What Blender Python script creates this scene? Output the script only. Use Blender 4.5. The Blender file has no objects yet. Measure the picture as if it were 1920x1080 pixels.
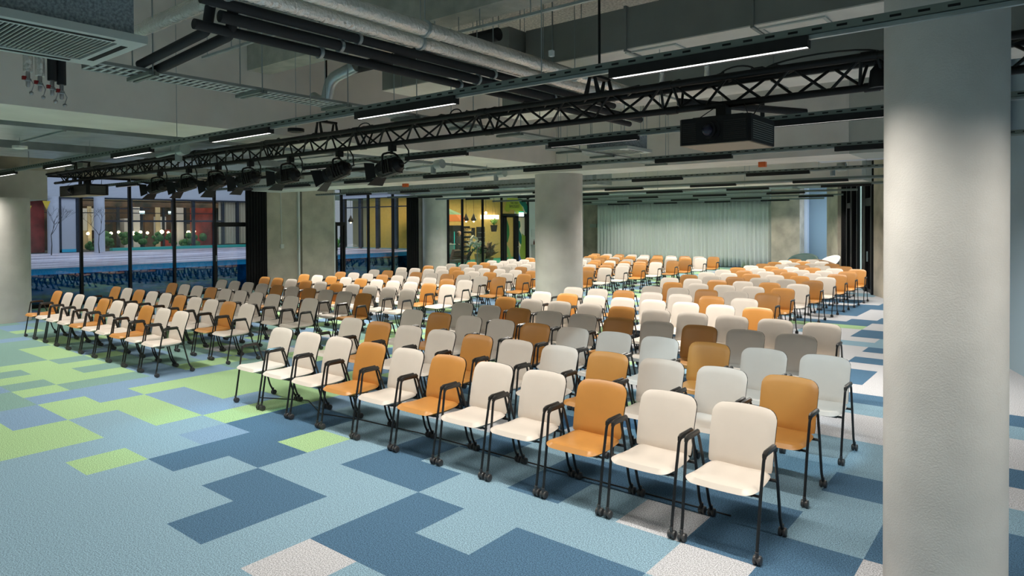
import bpy, math, random
from mathutils import Vector, Matrix
R = math.radians
sc = bpy.context.scene
col = sc.collection
rnd = random.Random(7)

# ------------------------------------------------------------------ camera
F, CX, CY, PITCH, ROLL, H, TH = 1257.306, 962.663, 435.809, 0.0129244, 0.0048427, 2.12909, -0.6757118
cT, sT = math.cos(TH), math.sin(TH)
def ab(v): return Vector((v[0]*cT+v[1]*sT, -v[0]*sT+v[1]*cT, v[2]))
fwd = Vector((0, math.cos(PITCH), -math.sin(PITCH)))
dwn = Vector((0, -math.sin(PITCH), -math.cos(PITCH)))
rgt = Vector((1, 0, 0))
r2 = rgt*math.cos(ROLL)+dwn*math.sin(ROLL)
d2 = -rgt*math.sin(ROLL)+dwn*math.cos(ROLL)
X, Y, Z = ab(r2), ab(-d2), ab(-fwd)
cam = bpy.data.cameras.new('camera'); camo = bpy.data.objects.new('camera', cam); col.objects.link(camo)
camo.matrix_world = Matrix(((X.x, Y.x, Z.x, 0), (X.y, Y.y, Z.y, 0), (X.z, Y.z, Z.z, H), (0, 0, 0, 1)))
cam.sensor_width = 36; cam.lens = F/1920*36
cam.shift_x = (960-CX)/1920; cam.shift_y = (CY-540)/1920
cam.clip_start = .05; cam.clip_end = 200
sc.camera = camo

# ------------------------------------------------------------------ world, exposure
w = bpy.data.worlds.new('world'); sc.world = w; w.use_nodes = True
bg = w.node_tree.nodes['Background']; bg.inputs[0].default_value = (.60, .63, .68, 1); bg.inputs[1].default_value = .55
vs = sc.view_settings; vs.view_transform = 'Standard'; vs.look = 'None'; vs.exposure = 0.0; vs.gamma = 1
try: vs.use_curve_mapping = False
except Exception: pass

def lamp(kind, name, loc, energy, color=(1, .95, .88), rot=None, size=.1, size_y=None, spread=None, spot=None, blend=.3, parent=None):
    l = bpy.data.lights.new(name, kind); l.energy = energy; l.color = color
    if kind == 'AREA':
        l.size = size
        if size_y: l.shape = 'RECTANGLE'; l.size_y = size_y
        if spread: l.spread = R(spread)
    else:
        l.shadow_soft_size = size
        if kind == 'SPOT': l.spot_size = R(spot); l.spot_blend = blend
    o = bpy.data.objects.new(name, l); col.objects.link(o); o.location = loc
    if rot is not None: o.rotation_euler = rot
    if parent: o.parent = parent
    return o
def aim(frm, to): return (Vector(to)-Vector(frm)).to_track_quat('-Z', 'Y').to_euler()

# cool stage light thrown from the truss on rows three to five, and added daylight-coloured lamps over the courtyard and by the far blue wall
lamp('SPOT', 'stage_beam', (-1.25, 5.25, 2.98), 185, (.62, .86, 1), aim((-1.25, 5.25, 2.98), (-2.3, 6.45, .45)), .03, spot=42, blend=.3)
lamp('SPOT', 'stage_beam', (-2.9, 5.25, 2.98), 150, (.62, .86, 1), aim((-2.9, 5.25, 2.98), (-3.7, 6.45, .45)), .03, spot=38, blend=.3)
lamp('SPOT', 'stage_beam', (-8.0, 5.0, 2.9), 120, (.45, .85, 1), aim((-8.0, 5.0, 2.9), (-7.0, 3.6, 0)), .05, spot=40, blend=.8)
lamp('AREA', 'courtyard_light', (-27, 13, 6.5), 520, (.72, .82, 1), (0, 0, 0), 10, 14)
lamp('AREA', 'courtyard_blue_light', (-21.05, 11.5, .5), 14, (.1, .6, 1), (0, R(90), 0), .5, 13)
lamp('AREA', 'side_daylight', (-7.35, 31.0, 1.9), 42, (.72, .84, 1), aim((-7.35, 31.0, 1.9), (-9.0, 32.3, 1.7)), .8, 2.4)  # added lamp; stands in for daylight on the blue wall and pale strip

# ------------------------------------------------------------------ materials
def nodes(m): return m.node_tree.nodes, m.node_tree.links
def mat(name, c, rough=.6, metal=0., var=0., scale=3., bump=0., bscale=40., emit=None, es=0., spec=.5, c2=None, detail=5):
    m = bpy.data.materials.new(name); m.use_nodes = True
    n, l = nodes(m); b = n['Principled BSDF']
    b.inputs['Base Color'].default_value = (*c, 1); b.inputs['Roughness'].default_value = rough
    b.inputs['Metallic'].default_value = metal; b.inputs['Specular IOR Level'].default_value = spec
    tc = n.new('ShaderNodeTexCoord')
    if var or c2:
        t = n.new('ShaderNodeTexNoise'); t.inputs['Scale'].default_value = scale; t.inputs['Detail'].default_value = detail
        l.new(tc.outputs['Object'], t.inputs['Vector'])
        r = n.new('ShaderNodeValToRGB'); l.new(t.outputs[0], r.inputs[0])
        a = c if c2 else tuple(x*(1-var) for x in c); d = c2 if c2 else tuple(min(1, x*(1+var)) for x in c)
        r.color_ramp.elements[0].position = .35; r.color_ramp.elements[1].position = .65
        r.color_ramp.elements[0].color = (*a, 1); r.color_ramp.elements[1].color = (*d, 1)
        l.new(r.outputs[0], b.inputs['Base Color'])
    if bump:
        t = n.new('ShaderNodeTexNoise'); t.inputs['Scale'].default_value = bscale; t.inputs['Detail'].default_value = 4
        l.new(tc.outputs['Object'], t.inputs['Vector'])
        bp = n.new('ShaderNodeBump'); bp.inputs['Strength'].default_value = bump; bp.inputs['Distance'].default_value = .02
        l.new(t.outputs[0], bp.inputs['Height']); l.new(bp.outputs[0], b.inputs['Normal'])
    if emit: b.inputs['Emission Color'].default_value = (*emit, 1); b.inputs['Emission Strength'].default_value = es
    return m
M = dict(
    cream=mat('cream_upholstery', (.67, .60, .53), .42, var=.02, scale=6),
    tan=mat('tan_upholstery', (.53, .24, .055), .40, var=.04, scale=5),
    black=mat('black_powder_coat', (.012, .012, .013), .38),
    pad=mat('black_plastic', (.02, .019, .018), .33),
    caster=mat('grey_rubber', (.05, .05, .052), .35),
    bar=mat('black_housing', (.006, .006, .007), .55),
    truss=mat('black_truss_tube', (.006, .0058, .0055), .5, spec=.35),
    led=mat('diffuser', (.9, .9, .9), .3, emit=(1, .97, .92), es=3.0),
    leddim=mat('dim_diffuser', (.5, .5, .5), .3, emit=(1, .95, .9), es=1.3),
    rail=mat('olive_grey_steel', (.20, .24, .22), .5, metal=.4),
    galv=mat('galvanised_steel', (.40, .46, .48), .38, metal=.75, var=.12, scale=4),
    foil=mat('foil_insulation', (.92, .90, .86), .22, metal=.66, bump=1.0, bscale=30),
    foam=mat('black_foam', (.022, .022, .024), .8),
    duct=mat('olive_duct', (.27, .29, .27), .65, var=.06),
    soffit=mat('bounce_lit_pale', (.80, .76, .70), .8, var=.05),  # floor bounce put into the duct undersides' colour; also colours one whole pale duct
    concrete=mat('column_concrete', (.60, .575, .54), .85, var=.08, scale=2.2, bump=.14, bscale=110, detail=8),
    plaster=mat('pier_plaster', (.52, .47, .39), .85, var=.12, scale=2.4, bump=.2, bscale=40),
    beam=mat('beam_concrete', (.76, .725, .675), .85, var=.06, scale=1.5),
    beamgreen=mat('beam_concrete_green', (.50, .52, .48), .85, var=.05, scale=1.5),
    rawbeam=mat('raw_beam_concrete', (.42, .42, .37), .9, var=.14, scale=5, bump=.4, bscale=60),
    slab=mat('grainy_slab', (.62, .59, .54), .95, var=.25, scale=30, bump=.9, bscale=60),
    rough=mat('stained_concrete', (.46, .41, .33), .9, var=.22, scale=1.6, bump=.3, bscale=30, detail=9),
    frame=mat('black_window_frame', (.005, .005, .006), .5, spec=.3),
    blackcurtain=mat('black_curtain', (.004, .004, .005), .9),
    sage=mat('sage_curtain', (.70, .74, .72), .8),
    blue=mat('blue_painted_wall', (.34, .46, .54), .7),
    pale=mat('pale_blue_panel', (.62, .68, .78), .5),
    bulk=mat('bulkhead', (.34, .38, .36), .8),
    white=mat('white_plastic', (.75, .76, .75), .5),
    deck=None,
    fascia=mat('white_fascia', (.55, .58, .66), .6),
    darkframe=mat('slate_frame', (.012, .022, .04), .45),
    deckedge=mat('blue_lit_deck_edge', (.03, .48, .78), .5),
    deepblue=mat('deep_blue_film', (.004, .05, .07), .4, c2=(.02, .20, .27), scale=5),
    brown=mat('brown_interior', (.04, .05, .05), .8, c2=(.20, .13, .09), scale=1.6),
    darkroom=mat('dark_interior', (.03, .04, .045), .8, var=.6, scale=2),
    red=mat('red_interior', (.30, .05, .04), .7, var=.4, scale=2),
    creamcurt=mat('cream_curtain', (.50, .45, .33), .8),
    yellow=mat('yellow_tile_wall', (.72, .50, .16), .5, var=.06, scale=6),
    teal=mat('teal_floor', (.02, .38, .36), .6), tealbox=mat('teal_counter', (.16, .34, .36), .6),
    leaf=mat('green_leaf', (.05, .20, .05), .6, var=.3, scale=9), palmleaf=mat('light_green_leaf', (.22, .42, .12), .6),
    palm=mat('brown_fibre', (.14, .10, .05), .9, var=.5, scale=12), flower=mat('white_petal', (.75, .75, .68), .6),
    terra=mat('wood_planter', (.50, .30, .15), .6), orange=mat('orange_canvas', (.50, .14, .02), .7),
    greencanvas=mat('green_canvas', (.12, .24, .15), .7), leather=mat('brown_leather', (.17, .08, .045), .5),
    shirt=mat('grey_shirt', (.045, .05, .055), .8), skin=mat('skin', (.55, .30, .22), .5), hair=mat('dark_hair', (.02, .012, .01), .6),
    cap=mat('pink_cap', (.6, .4, .38), .7),
    glow=mat('warm_glow', (1, .8, .5), .5, emit=(1, .72, .36), es=18), signglow=mat('sign_glow', (1, .9, .8), .5, emit=(1, .80, .58), es=3.2),
    exitglow=mat('exit_glow', (1, 1, 1), .5, emit=(.75, 1, .95), es=3.0), exitgreen=mat('exit_green', (0, .4, .3), .5, emit=(0, .5, .4), es=.8),
    lime=mat('lime_sticker', (.42, .46, .04), .5), limelight=mat('pale_lime_sticker', (.28, .40, .05), .5), green2=mat('leaf_green_sticker', (.06, .28, .08), .5),
    tealst=mat('teal_sticker', (.0, .16, .12), .5), bluest=mat('blue_sticker', (.08, .17, .50), .5), ink=mat('dark_ink', (.05, .07, .04), .6),
    floor_lit=mat('floor_lit_tan', (.55, .42, .30), .7), projector=mat('projector_black', (.006, .006, .007), .5, spec=.35),
    lens=mat('lens_glass', (.01, .01, .03), .05), acgrey=mat('speckled_foam', (.26, .31, .34), .8, var=.35, scale=60),
    acwhite=mat('cassette_white', (.50, .55, .52), .5), grille=mat('grille_slat', (.42, .44, .40), .6), void=mat('grille_void', (.006, .006, .006), .9),
    brass=mat('valve_steel', (.45, .45, .46), .3, metal=.8), redhandle=mat('red_handle', (.30, .01, .01), .5),
    orangebox=mat('orange_detector', (.7, .13, .02), .5), greenchair=mat('dark_green_shell', (.07, .13, .12), .5),
    brownshell=mat('brown_shell', (.22, .12, .05), .5), windowlit=mat('pale_daylight_glass', (.5, .65, .65), .4, emit=(.62, .85, .85), es=.35),
    darkglass=mat('dark_glass_panel', (.012, .013, .015), .12), bottle=mat('brown_bottle', (.12, .03, .02), .2),
    paper=mat('paper', (.7, .7, .68), .7), yellowpost=mat('yellow_poster', (.65, .40, .05), .6), pennant=mat('yellow_pennant', (.7, .5, .05), .7),
    cable=mat('black_cable', (.008, .008, .008), .6), goods=mat('shelf_goods', (.5, .35, .12), .5, var=.9, scale=14),
)
def glass_mat(name, tint, refl=.035):
    m = bpy.data.materials.new(name); m.use_nodes = True; n, l = nodes(m)
    n.remove(n['Principled BSDF']); out = n['Material Output']
    t = n.new('ShaderNodeBsdfTransparent'); t.inputs[0].default_value = (*tint, 1)
    g = n.new('ShaderNodeBsdfGlossy'); g.inputs['Roughness'].default_value = .01
    lw = n.new('ShaderNodeLayerWeight'); lw.inputs[0].default_value = .5
    pw = n.new('ShaderNodeMath'); pw.operation = 'POWER'; pw.inputs[1].default_value = 5; l.new(lw.outputs['Facing'], pw.inputs[0])
    fr = n.new('ShaderNodeMath'); fr.operation = 'MULTIPLY_ADD'; fr.inputs[1].default_value = .9; fr.inputs[2].default_value = refl; l.new(pw.outputs[0], fr.inputs[0])
    mx = n.new('ShaderNodeMixShader'); l.new(fr.outputs[0], mx.inputs[0]); l.new(t.outputs[0], mx.inputs[1]); l.new(g.outputs[0], mx.inputs[2])
    l.new(mx.outputs[0], out.inputs[0]); return m
M['glass'] = glass_mat('clear_glass', (.88, .93, .95))
M['film'] = glass_mat('blue_film_glass', (.14, .55, .75), .10)
# deck: pale boards with dark gaps
m = bpy.data.materials.new('decking'); m.use_nodes = True; n, l = nodes(m); b = n['Principled BSDF']
tc = n.new('ShaderNodeTexCoord'); mp = n.new('ShaderNodeMapping'); mp.inputs['Scale'].default_value = (1.0, .12, 1)
wv = n.new('ShaderNodeTexNoise'); wv.inputs['Scale'].default_value = 2.6; wv.inputs['Detail'].default_value = 3
cr = n.new('ShaderNodeValToRGB'); l.new(tc.outputs['Object'], mp.inputs[0]); l.new(mp.outputs[0], wv.inputs['Vector']); l.new(wv.outputs[0], cr.inputs[0]); l.new(cr.outputs[0], b.inputs['Base Color'])
cr.color_ramp.elements[0].position = .40; cr.color_ramp.elements[0].color = (.10, .10, .17, 1); cr.color_ramp.elements[1].position = .52; cr.color_ramp.elements[1].color = (.62, .60, .72, 1)
b.inputs['Roughness'].default_value = .5; M['deck'] = m
# carpet: colour of each laid tile with speckled pile
def carpet(name, c):
    m = bpy.data.materials.new(name); m.use_nodes = True; n, l = nodes(m); b = n['Principled BSDF']
    tc = n.new('ShaderNodeTexCoord'); t = n.new('ShaderNodeTexNoise'); t.inputs['Scale'].default_value = 125; t.inputs['Detail'].default_value = 3
    l.new(tc.outputs['Object'], t.inputs['Vector'])
    r = n.new('ShaderNodeValToRGB'); l.new(t.outputs[0], r.inputs[0]); l.new(r.outputs[0], b.inputs['Base Color'])
    r.color_ramp.elements[0].position = .38; r.color_ramp.elements[1].position = .62
    r.color_ramp.elements[0].color = (*[x*.58 for x in c], 1); r.color_ramp.elements[1].color = (*[min(1, x*1.42) for x in c], 1)
    b.inputs['Roughness'].default_value = .95; b.inputs['Specular IOR Level'].default_value = .1
    bp = n.new('ShaderNodeBump'); bp.inputs['Strength'].default_value = .25; bp.inputs['Distance'].default_value = .003
    l.new(t.outputs[0], bp.inputs['Height']); l.new(bp.outputs[0], b.inputs['Normal']); return m
CARPET = dict(L=carpet('carpet_light_blue', (.22, .345, .43)), D=carpet('carpet_dark_blue', (.071, .145, .232)), G=carpet('carpet_green', (.32, .49, .26)),
              W=carpet('carpet_pale_grey', (.48, .485, .51)), P=carpet('carpet_periwinkle', (.19, .30, .43)), T=carpet('carpet_grey_green', (.19, .32, .29)))

# ------------------------------------------------------------------ mesh builder
ORG = {}
def build_multi(parts, name, parent):
    a = MB(); idx = []
    for k, (b_, m_) in enumerate(parts): a.add(b_.v, b_.f); idx += [k]*len(b_.f)
    o = a.build(name, M[parts[0][1]], parent)
    for _, m_ in parts[1:]: o.data.materials.append(M[m_])
    o.data.polygons.foreach_set('material_index', idx); return o
class MB:
    def __init__(s): s.v = []; s.f = []; s.smooth = False
    def add(s, vs_, fs):
        o = len(s.v); s.v += [tuple(q) for q in vs_]; s.f += [tuple(i+o for i in f) for f in fs]; return s
    def box(s, x0, x1, y0, y1, z0, z1, bev=0):
        if bev:
            return s.prism_z([(x0+bev, y0), (x1-bev, y0), (x1, y0+bev), (x1, y1-bev), (x1-bev, y1), (x0+bev, y1), (x0, y1-bev), (x0, y0+bev)], z0, z1)
        return s.add([(x, y, z) for z in (z0, z1) for y in (y0, y1) for x in (x0, x1)], [(0, 2, 3, 1), (4, 5, 7, 6), (0, 1, 5, 4), (2, 6, 7, 3), (0, 4, 6, 2), (1, 3, 7, 5)])
    def prism_z(s, poly, z0, z1):
        k = len(poly); a = 0
        area = sum(poly[i][0]*poly[(i+1) % k][1]-poly[(i+1) % k][0]*poly[i][1] for i in range(k))
        if area < 0: poly = poly[::-1]
        return s.add([(*q, z0) for q in poly]+[(*q, z1) for q in poly], [tuple(range(k))[::-1], tuple(range(k, 2*k))]+[(i, (i+1) % k, k+(i+1) % k, k+i) for i in range(k)])
    def prism(s, poly3, off):
        k = len(poly3); off = Vector(off); p = [Vector(q) for q in poly3]
        return s.add(p+[q+off for q in p], [tuple(range(k))[::-1], tuple(range(k, 2*k))]+[(i, (i+1) % k, k+(i+1) % k, k+i) for i in range(k)])
    def tube(s, pts, r, n=8, caps=True, flat=None):
        pts = [Vector(p) for p in pts]; k = len(pts); up = None; vs_ = []
        for i, p in enumerate(pts):
            t = (pts[min(i+1, k-1)]-pts[max(i-1, 0)]).normalized()
            if up is None:
                up = Vector((0, 0, 1)) if abs(t.z) < .9 else Vector((1, 0, 0))
            a = t.cross(up).normalized(); b_ = a.cross(t).normalized(); up = b_
            rr = r[i] if isinstance(r, (list, tuple)) else r
            for j in range(n):
                g = 2*math.pi*j/n; vs_.append(p+a*math.cos(g)*rr+b_*math.sin(g)*rr)
        fs = [(i*n+j, i*n+(j+1) % n, (i+1)*n+(j+1) % n, (i+1)*n+j) for i in range(k-1) for j in range(n)]
        if caps: fs += [tuple(range(n))[::-1], tuple(range((k-1)*n, k*n))]
        s.smooth = True
        return s.add(vs_, fs)
    def cyl(s, p0, p1, r, n=16): return s.tube([p0, p1], r, n)
    def lathe(s, c, prof, n=24, axis='z'):
        vs_ = []; k = len(prof)
        for (rr, z) in prof:
            for j in range(n):
                g = 2*math.pi*j/n; x, y = rr*math.cos(g), rr*math.sin(g)
                vs_.append((c[0]+x, c[1]+y, c[2]+z) if axis == 'z' else (c[0]+z, c[1]+x, c[2]+y))
        fs = [(i*n+j, i*n+(j+1) % n, (i+1)*n+(j+1) % n, (i+1)*n+j) for i in range(k-1) for j in range(n)]
        fs += [tuple(range(n))[::-1], tuple(range((k-1)*n, k*n))]; s.smooth = True
        return s.add(vs_, fs)
    def ball(s, c, r, n=12, m_=8, sz=1.):
        return s.lathe(c, [(max(1e-4, r*math.sin(math.pi*i/m_)), -r*sz*math.cos(math.pi*i/m_)) for i in range(m_+1)], n)
    def build(s, name, material, parent=None, loc=None, smooth=None, kind=None):
        org = ORG.get(parent.name, Vector()) if parent else (Vector(loc) if loc else Vector())
        me = bpy.data.meshes.new(name); me.from_pydata([tuple(Vector(v)-org) for v in s.v], [], s.f)
        me.materials.append(material)
        if s.smooth if smooth is None else smooth:
            me.polygons.foreach_set('use_smooth', [True]*len(me.polygons))
            try: me.set_sharp_from_angle(angle=R(40))
            except Exception: pass
        me.update()
        o = bpy.data.objects.new(name, me); col.objects.link(o)
        if parent: o.parent = parent
        else: o.location = org
        ORG[o.name] = org
        if kind: o['kind'] = kind
        return o
def tag(o, label=None, cat=None, group=None, kind=None):
    if label: o['label'] = label
    if cat: o['category'] = cat
    if group: o['group'] = group
    if kind: o['kind'] = kind
    return o
def thing(name, label, cat, loc=(0, 0, 0), group=None, kind=None):
    o = bpy.data.objects.new(name, None); o.empty_display_size = .1; col.objects.link(o); o.location = loc
    ORG[o.name] = Vector(loc); return tag(o, label, cat, group, kind)
OBS = [(-9.47, -8.22, -4.3, 12.0, 3.36), (-20.5, -.75, 11.7, 12.85, 3.22), (-20.5, -3.8, 19.1, 20.3, 3.22), (-8.22, 2.2, 4.7, 5.02, 4.15)]
def top_at(x, y, z):
    return min([5.0]+[o_[4] for o_ in OBS if o_[0] <= x <= o_[1] and o_[2] <= y <= o_[3] and o_[4] >= z-.01])
def part(name, m_, parent, f=None, **kw):
    b_ = MB(); f(b_); return b_.build(name, M[m_] if isinstance(m_, str) else m_, parent, **kw)
def bx(name, m_, parent, *a, **kw): return MB().box(*a).build(name, M[m_], parent, **kw)
def rounded(pts, r=.03, k=4):
    out = [Vector(pts[0])]
    for i in range(1, len(pts)-1):
        p0, p1, p2 = Vector(pts[i-1]), Vector(pts[i]), Vector(pts[i+1])
        a = p1+(p0-p1).normalized()*min(r, (p0-p1).length/2); b_ = p1+(p2-p1).normalized()*min(r, (p2-p1).length/2)
        for j in range(k+1):
            t = j/k; out.append(a*(1-t)**2+p1*2*t*(1-t)+b_*t*t)
    out.append(Vector(pts[-1])); return out

# ------------------------------------------------------------------ floor
ox, oy = -3.9145, 2.659
MAP = {}
def rect(i0, i1, j0, j1, c):
    for i in range(i0, i1):
        for j in range(j0, j1): MAP[(i, j)] = c
tr = random.Random(11)
for i in range(-40, 24):
    for j in range(-14, 66):
        u = tr.random()
        if j < 3 and i > -11: c = 'L'
        elif i < -11: c = 'G' if u < .30 else ('T' if u < .6 else ('P' if u < .93 or j < 5 else 'W'))
        elif i < -5: c = 'G' if u < .38 else ('P' if u < .68 else ('D' if u < .88 else 'W'))
        elif i < 1 and j < 14: c = 'L' if u < .5 else ('D' if u < .85 else ('G' if u < .92 else 'W'))
        elif j < 12: c = 'L' if u < .55 else 'D'
        else: c = 'W' if u < .5 else ('D' if u < .78 else ('L' if u < .96 else 'G'))
        MAP[(i, j)] = c
rect(-40, -17, -14, 2, 'T'); rect(-20, -17, 2, 3, 'G'); rect(-22, -20, 2, 3, 'T'); rect(-24, -19, 3, 4, 'T'); rect(-22, -20, 3, 4, 'G'); rect(-17, -13, 0, 3, 'G')
rect(-17, -16, 2, 3, 'T'); rect(-15, -14, 2, 3, 'T'); rect(-16, -15, 0, 1, 'T'); rect(-14, -13, 0, 1, 'T'); rect(-13, -12, 0, 1, 'G')
rect(-16, -13, -4, 0, 'P'); rect(-13, -11, -3, 0, 'T'); rect(-13, -12, 1, 3, 'T'); rect(-12, -11, 0, 3, 'P'); rect(-11, -10, 1, 2, 'P')
rect(-11, -9, -1, 0, 'P'); rect(-11, -9, -3, -1, 'G'); rect(-9, -7, -2, 0, 'G'); rect(-11, -9, 0, 1, 'G'); rect(-10, -7, 1, 2, 'G')
rect(-11, -8, 2, 6, 'G'); rect(-10, -7, 2, 3, 'P'); rect(-7, -6, 2, 4, 'G'); rect(-8, -7, 3, 4, 'P'); rect(-6, -5, 1, 2, 'P')
rect(-5, -4, 0, 1, 'D'); rect(-6, -4, 2, 4, 'D'); rect(-5, -3, 1, 2, 'D'); rect(-4, -3, 2, 3, 'G'); rect(-6, -5, -1, 0, 'G')
rect(-3, -1, 0, 1, 'D'); rect(-2, -1, -1, 0, 'D'); rect(-2, 0, 2, 3, 'D'); rect(0, 1, -1, 0, 'W'); rect(0, 1, 0, 2, 'D'); rect(1, 6, 0, 1, 'D'); rect(2, 4, 1, 2, 'D')
rect(3, 4, 3, 4, 'W'); rect(4, 5, 2, 3, 'W'); rect(6, 8, 3, 4, 'W'); rect(4, 6, 3, 4, 'D'); rect(5, 7, 2, 3, 'D'); rect(4, 5, 4, 5, 'D'); rect(6, 7, 4, 5, 'D'); rect(1, 2, 3, 5, 'D')
rect(5, 6, 4, 6, 'L'); rect(2, 5, 5, 6, 'L'); rect(5, 7, 6, 7, 'D'); rect(3, 7, 7, 9, 'L'); rect(3, 6, 9, 11, 'W'); rect(2, 5, 11, 12, 'L'); rect(2, 6, 12, 13, 'D')
rect(2, 7, 13, 14, 'W'); rect(1, 4, 14, 16, 'D'); rect(4, 9, 14, 22, 'W'); rect(3, 4, 16, 17, 'W'); rect(3, 6, 17, 18, 'D'); rect(2, 3, 16, 20, 'W'); rect(3, 5, 19, 20, 'D')
rect(0, 3, 20, 21, 'L'); rect(3, 5, 21, 22, 'L'); rect(0, 2, 21, 22, 'W'); rect(2, 4, 22, 23, 'D'); rect(0, 2, 23, 24, 'W'); rect(-1, 2, 24, 25, 'G'); rect(-1, 2, 25, 26, 'D')
rect(1, 3, 26, 27, 'D'); rect(2, 4, 27, 29, 'D'); rect(-1, 1, 28, 30, 'D'); rect(1, 4, 28, 30, 'W'); rect(-1, 1, 30, 32, 'D'); rect(1, 4, 31, 33, 'D'); rect(-2, 0, 33, 35, 'D'); rect(0, 4, 34, 60, 'W')
rect(6, 12, 12, 13, 'D'); rect(7, 12, 11, 12, 'L'); rect(7, 12, 9, 11, 'W'); rect(7, 12, 8, 9, 'D'); rect(7, 12, 7, 8, 'W'); rect(7, 12, 6, 7, 'L'); rect(7, 12, 4, 6, 'D'); rect(6, 14, 13, 20, 'W')
fl = bpy.data.meshes.new('floor'); fv = []; ff = []; fm = []; keys = list(CARPET)
for (i, j), c in MAP.items():
    x, y = ox+.5*i, oy+.5*j; k = len(fv); fv += [(x, y, 0), (x+.5, y, 0), (x+.5, y+.5, 0), (x, y+.5, 0)]; ff.append((k, k+1, k+2, k+3)); fm.append(keys.index(c))
fl.from_pydata(fv, [], ff)
for k in keys: fl.materials.append(CARPET[k])
fl.polygons.foreach_set('material_index', fm)
flo = bpy.data.objects.new('floor', fl); col.objects.link(flo); flo['kind'] = 'structure'

# ------------------------------------------------------------------ shell
def struct(name, m_, f): b_ = MB(); f(b_); return b_.build(name, M[m_], kind='structure')
WX = -20.5; ZS = 5.0
struct('ceiling', 'slab', lambda b_: b_.box(-21, 5.2, -4.5, 33, 5.0, 5.2))
def quadwall(b_, p, q, t, z0, z1):
    p, q = Vector((*p, 0)), Vector((*q, 0)); nn = (q-p).normalized().cross(Vector((0, 0, 1)))*t
    b_.prism([(p.x, p.y, z0), (q.x, q.y, z0), (q.x+nn.x, q.y+nn.y, z0), (p.x+nn.x, p.y+nn.y, z0)], (0, 0, z1-z0))
# back wall pieces
struct('wall_back', 'rough', lambda b_: b_.box(-21, -9.95, 31.9, 32.2, 0, ZS))
struct('wall_back_pier', 'rough', lambda b_: b_.box(-9.95, -8.71, 31.2, 31.9, 0, ZS))
struct('wall_back_right', 'blue', lambda b_: b_.box(-9.3, -6.6, 32.6, 32.9, 0, ZS))
struct('wall_right_near', 'blue', lambda b_: quadwall(b_, (3.6, 0.5), (-3.62, 21.0), .3, 0, ZS))
struct('wall_right_far_pier', 'rough', lambda b_: quadwall(b_, (-6.35, 27.7), (-7.05, 29.0), .5, 0, ZS))
struct('wall_right_far', 'blue', lambda b_: quadwall(b_, (-7.05, 29.0), (-7.45, 32.6), .3, 0, ZS))
struct('wall_right_pier', 'rough', lambda b_: quadwall(b_, (-3.42, 20.6), (-4.02, 21.75), .5, 0, ZS))
struct('wall_rear', 'plaster', lambda b_: b_.box(-21, 5.2, -4.5, -4.3, 0, ZS))
struct('wall_right_rear', 'plaster', lambda b_: b_.box(3.6, 3.8, -4.3, .45, 0, ZS))
# left wall: plaster piers, beam over the column, upper band
def left_wall(b_):
    b_.box(-21, WX, -4.3, 3.0, 0, ZS)
    b_.box(-21.0, WX, 3.0, 31.9, 3.46, ZS)
struct('wall_left', 'plaster', left_wall)
struct('wall_left_lintel', 'concrete', lambda b_: b_.box(-20.45, -18.95, 1.0, 5.62, 2.76, 3.46))
struct('wall_left_pier', 'plaster', lambda b_: b_.box(-21, WX+.02, 12.25, 15.05, 0, 3.46))
struct('wall_left_pier_panel', 'plaster', lambda b_: b_.box(WX+.02, WX+.16, 13.62, 14.95, 0, 3.46))
struct('wall_left_end', 'white', lambda b_: b_.box(-21, WX, 26.83, 31.9, 0, 3.46))
struct('wall_cafe_divider', 'plaster', lambda b_: b_.box(-21, WX, 19.25, 20.2, 0, 3.46))
struct('trim_1', 'white', lambda b_: b_.box(WX+.02, WX+.12, 13.50, 13.56, 0, 3.46))
struct('trim_2', 'white', lambda b_: b_.box(WX+.02, WX+.12, 14.98, 15.03, 0, 3.46))

# ------------------------------------------------------------------ columns and beams
def column(c, r, z1, label):
    o = MB().lathe((c[0], c[1], 0), [(r, 0), (r, z1)], 64).build('concrete_column', M['concrete'], loc=(c[0], c[1], 0)); tag(o, label, 'column', 'round concrete columns')
column((-.475, 4.52), .303, 4.75, 'large round concrete column in the right foreground')
column((-8.56, 12.3), .53, 3.22, 'round concrete column standing among the chairs, its foot hidden by the left block')
column((-18.35, 4.55), .53, 2.76, 'round concrete column cut by the left edge of the photo')
column((-20.0, 19.72), .50, 3.22, 'round concrete column beside the black curtain and the cafe glazing')
def tbox(name, m_, label, cat, *a, group=None):
    x0, x1, y0, y1, z0, z1 = a; o = MB().box(*a).build(name, M[m_], loc=((x0+x1)/2, (y0+y1)/2, z0)); tag(o, label, cat, group); return o
tbox('concrete_beam', 'beam', 'deep painted beam running back from the camera above the left chairs', 'beam', -9.47, -8.22, -4.3, 12.0, 3.36, ZS)
tbox('concrete_beam', 'beam', 'wide cross beam resting on the round column among the chairs', 'beam', WX, -2.52, 11.7, 12.85, 3.22, ZS)
tbox('concrete_beam', 'beamgreen', 'right stretch of the wide cross beam, slightly greener than the left stretch', 'beam', -2.52, -.75, 11.72, 12.85, 3.22, ZS)
tbox('concrete_beam', 'beam', 'far cross beam in front of the green curtain area', 'beam', WX, -3.8, 19.1, 20.3, 3.22, ZS)
tbox('concrete_beam', 'rawbeam', 'raw concrete secondary beam high above the foil pipes', 'beam', -8.22, 2.2, 4.70, 5.02, 4.15, ZS)
tbox('curtain_bulkhead', 'bulk', 'grey bulkhead above the sage curtain', 'bulkhead', -20.4, -9.95, 31.0, 31.9, 3.17, ZS)

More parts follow.
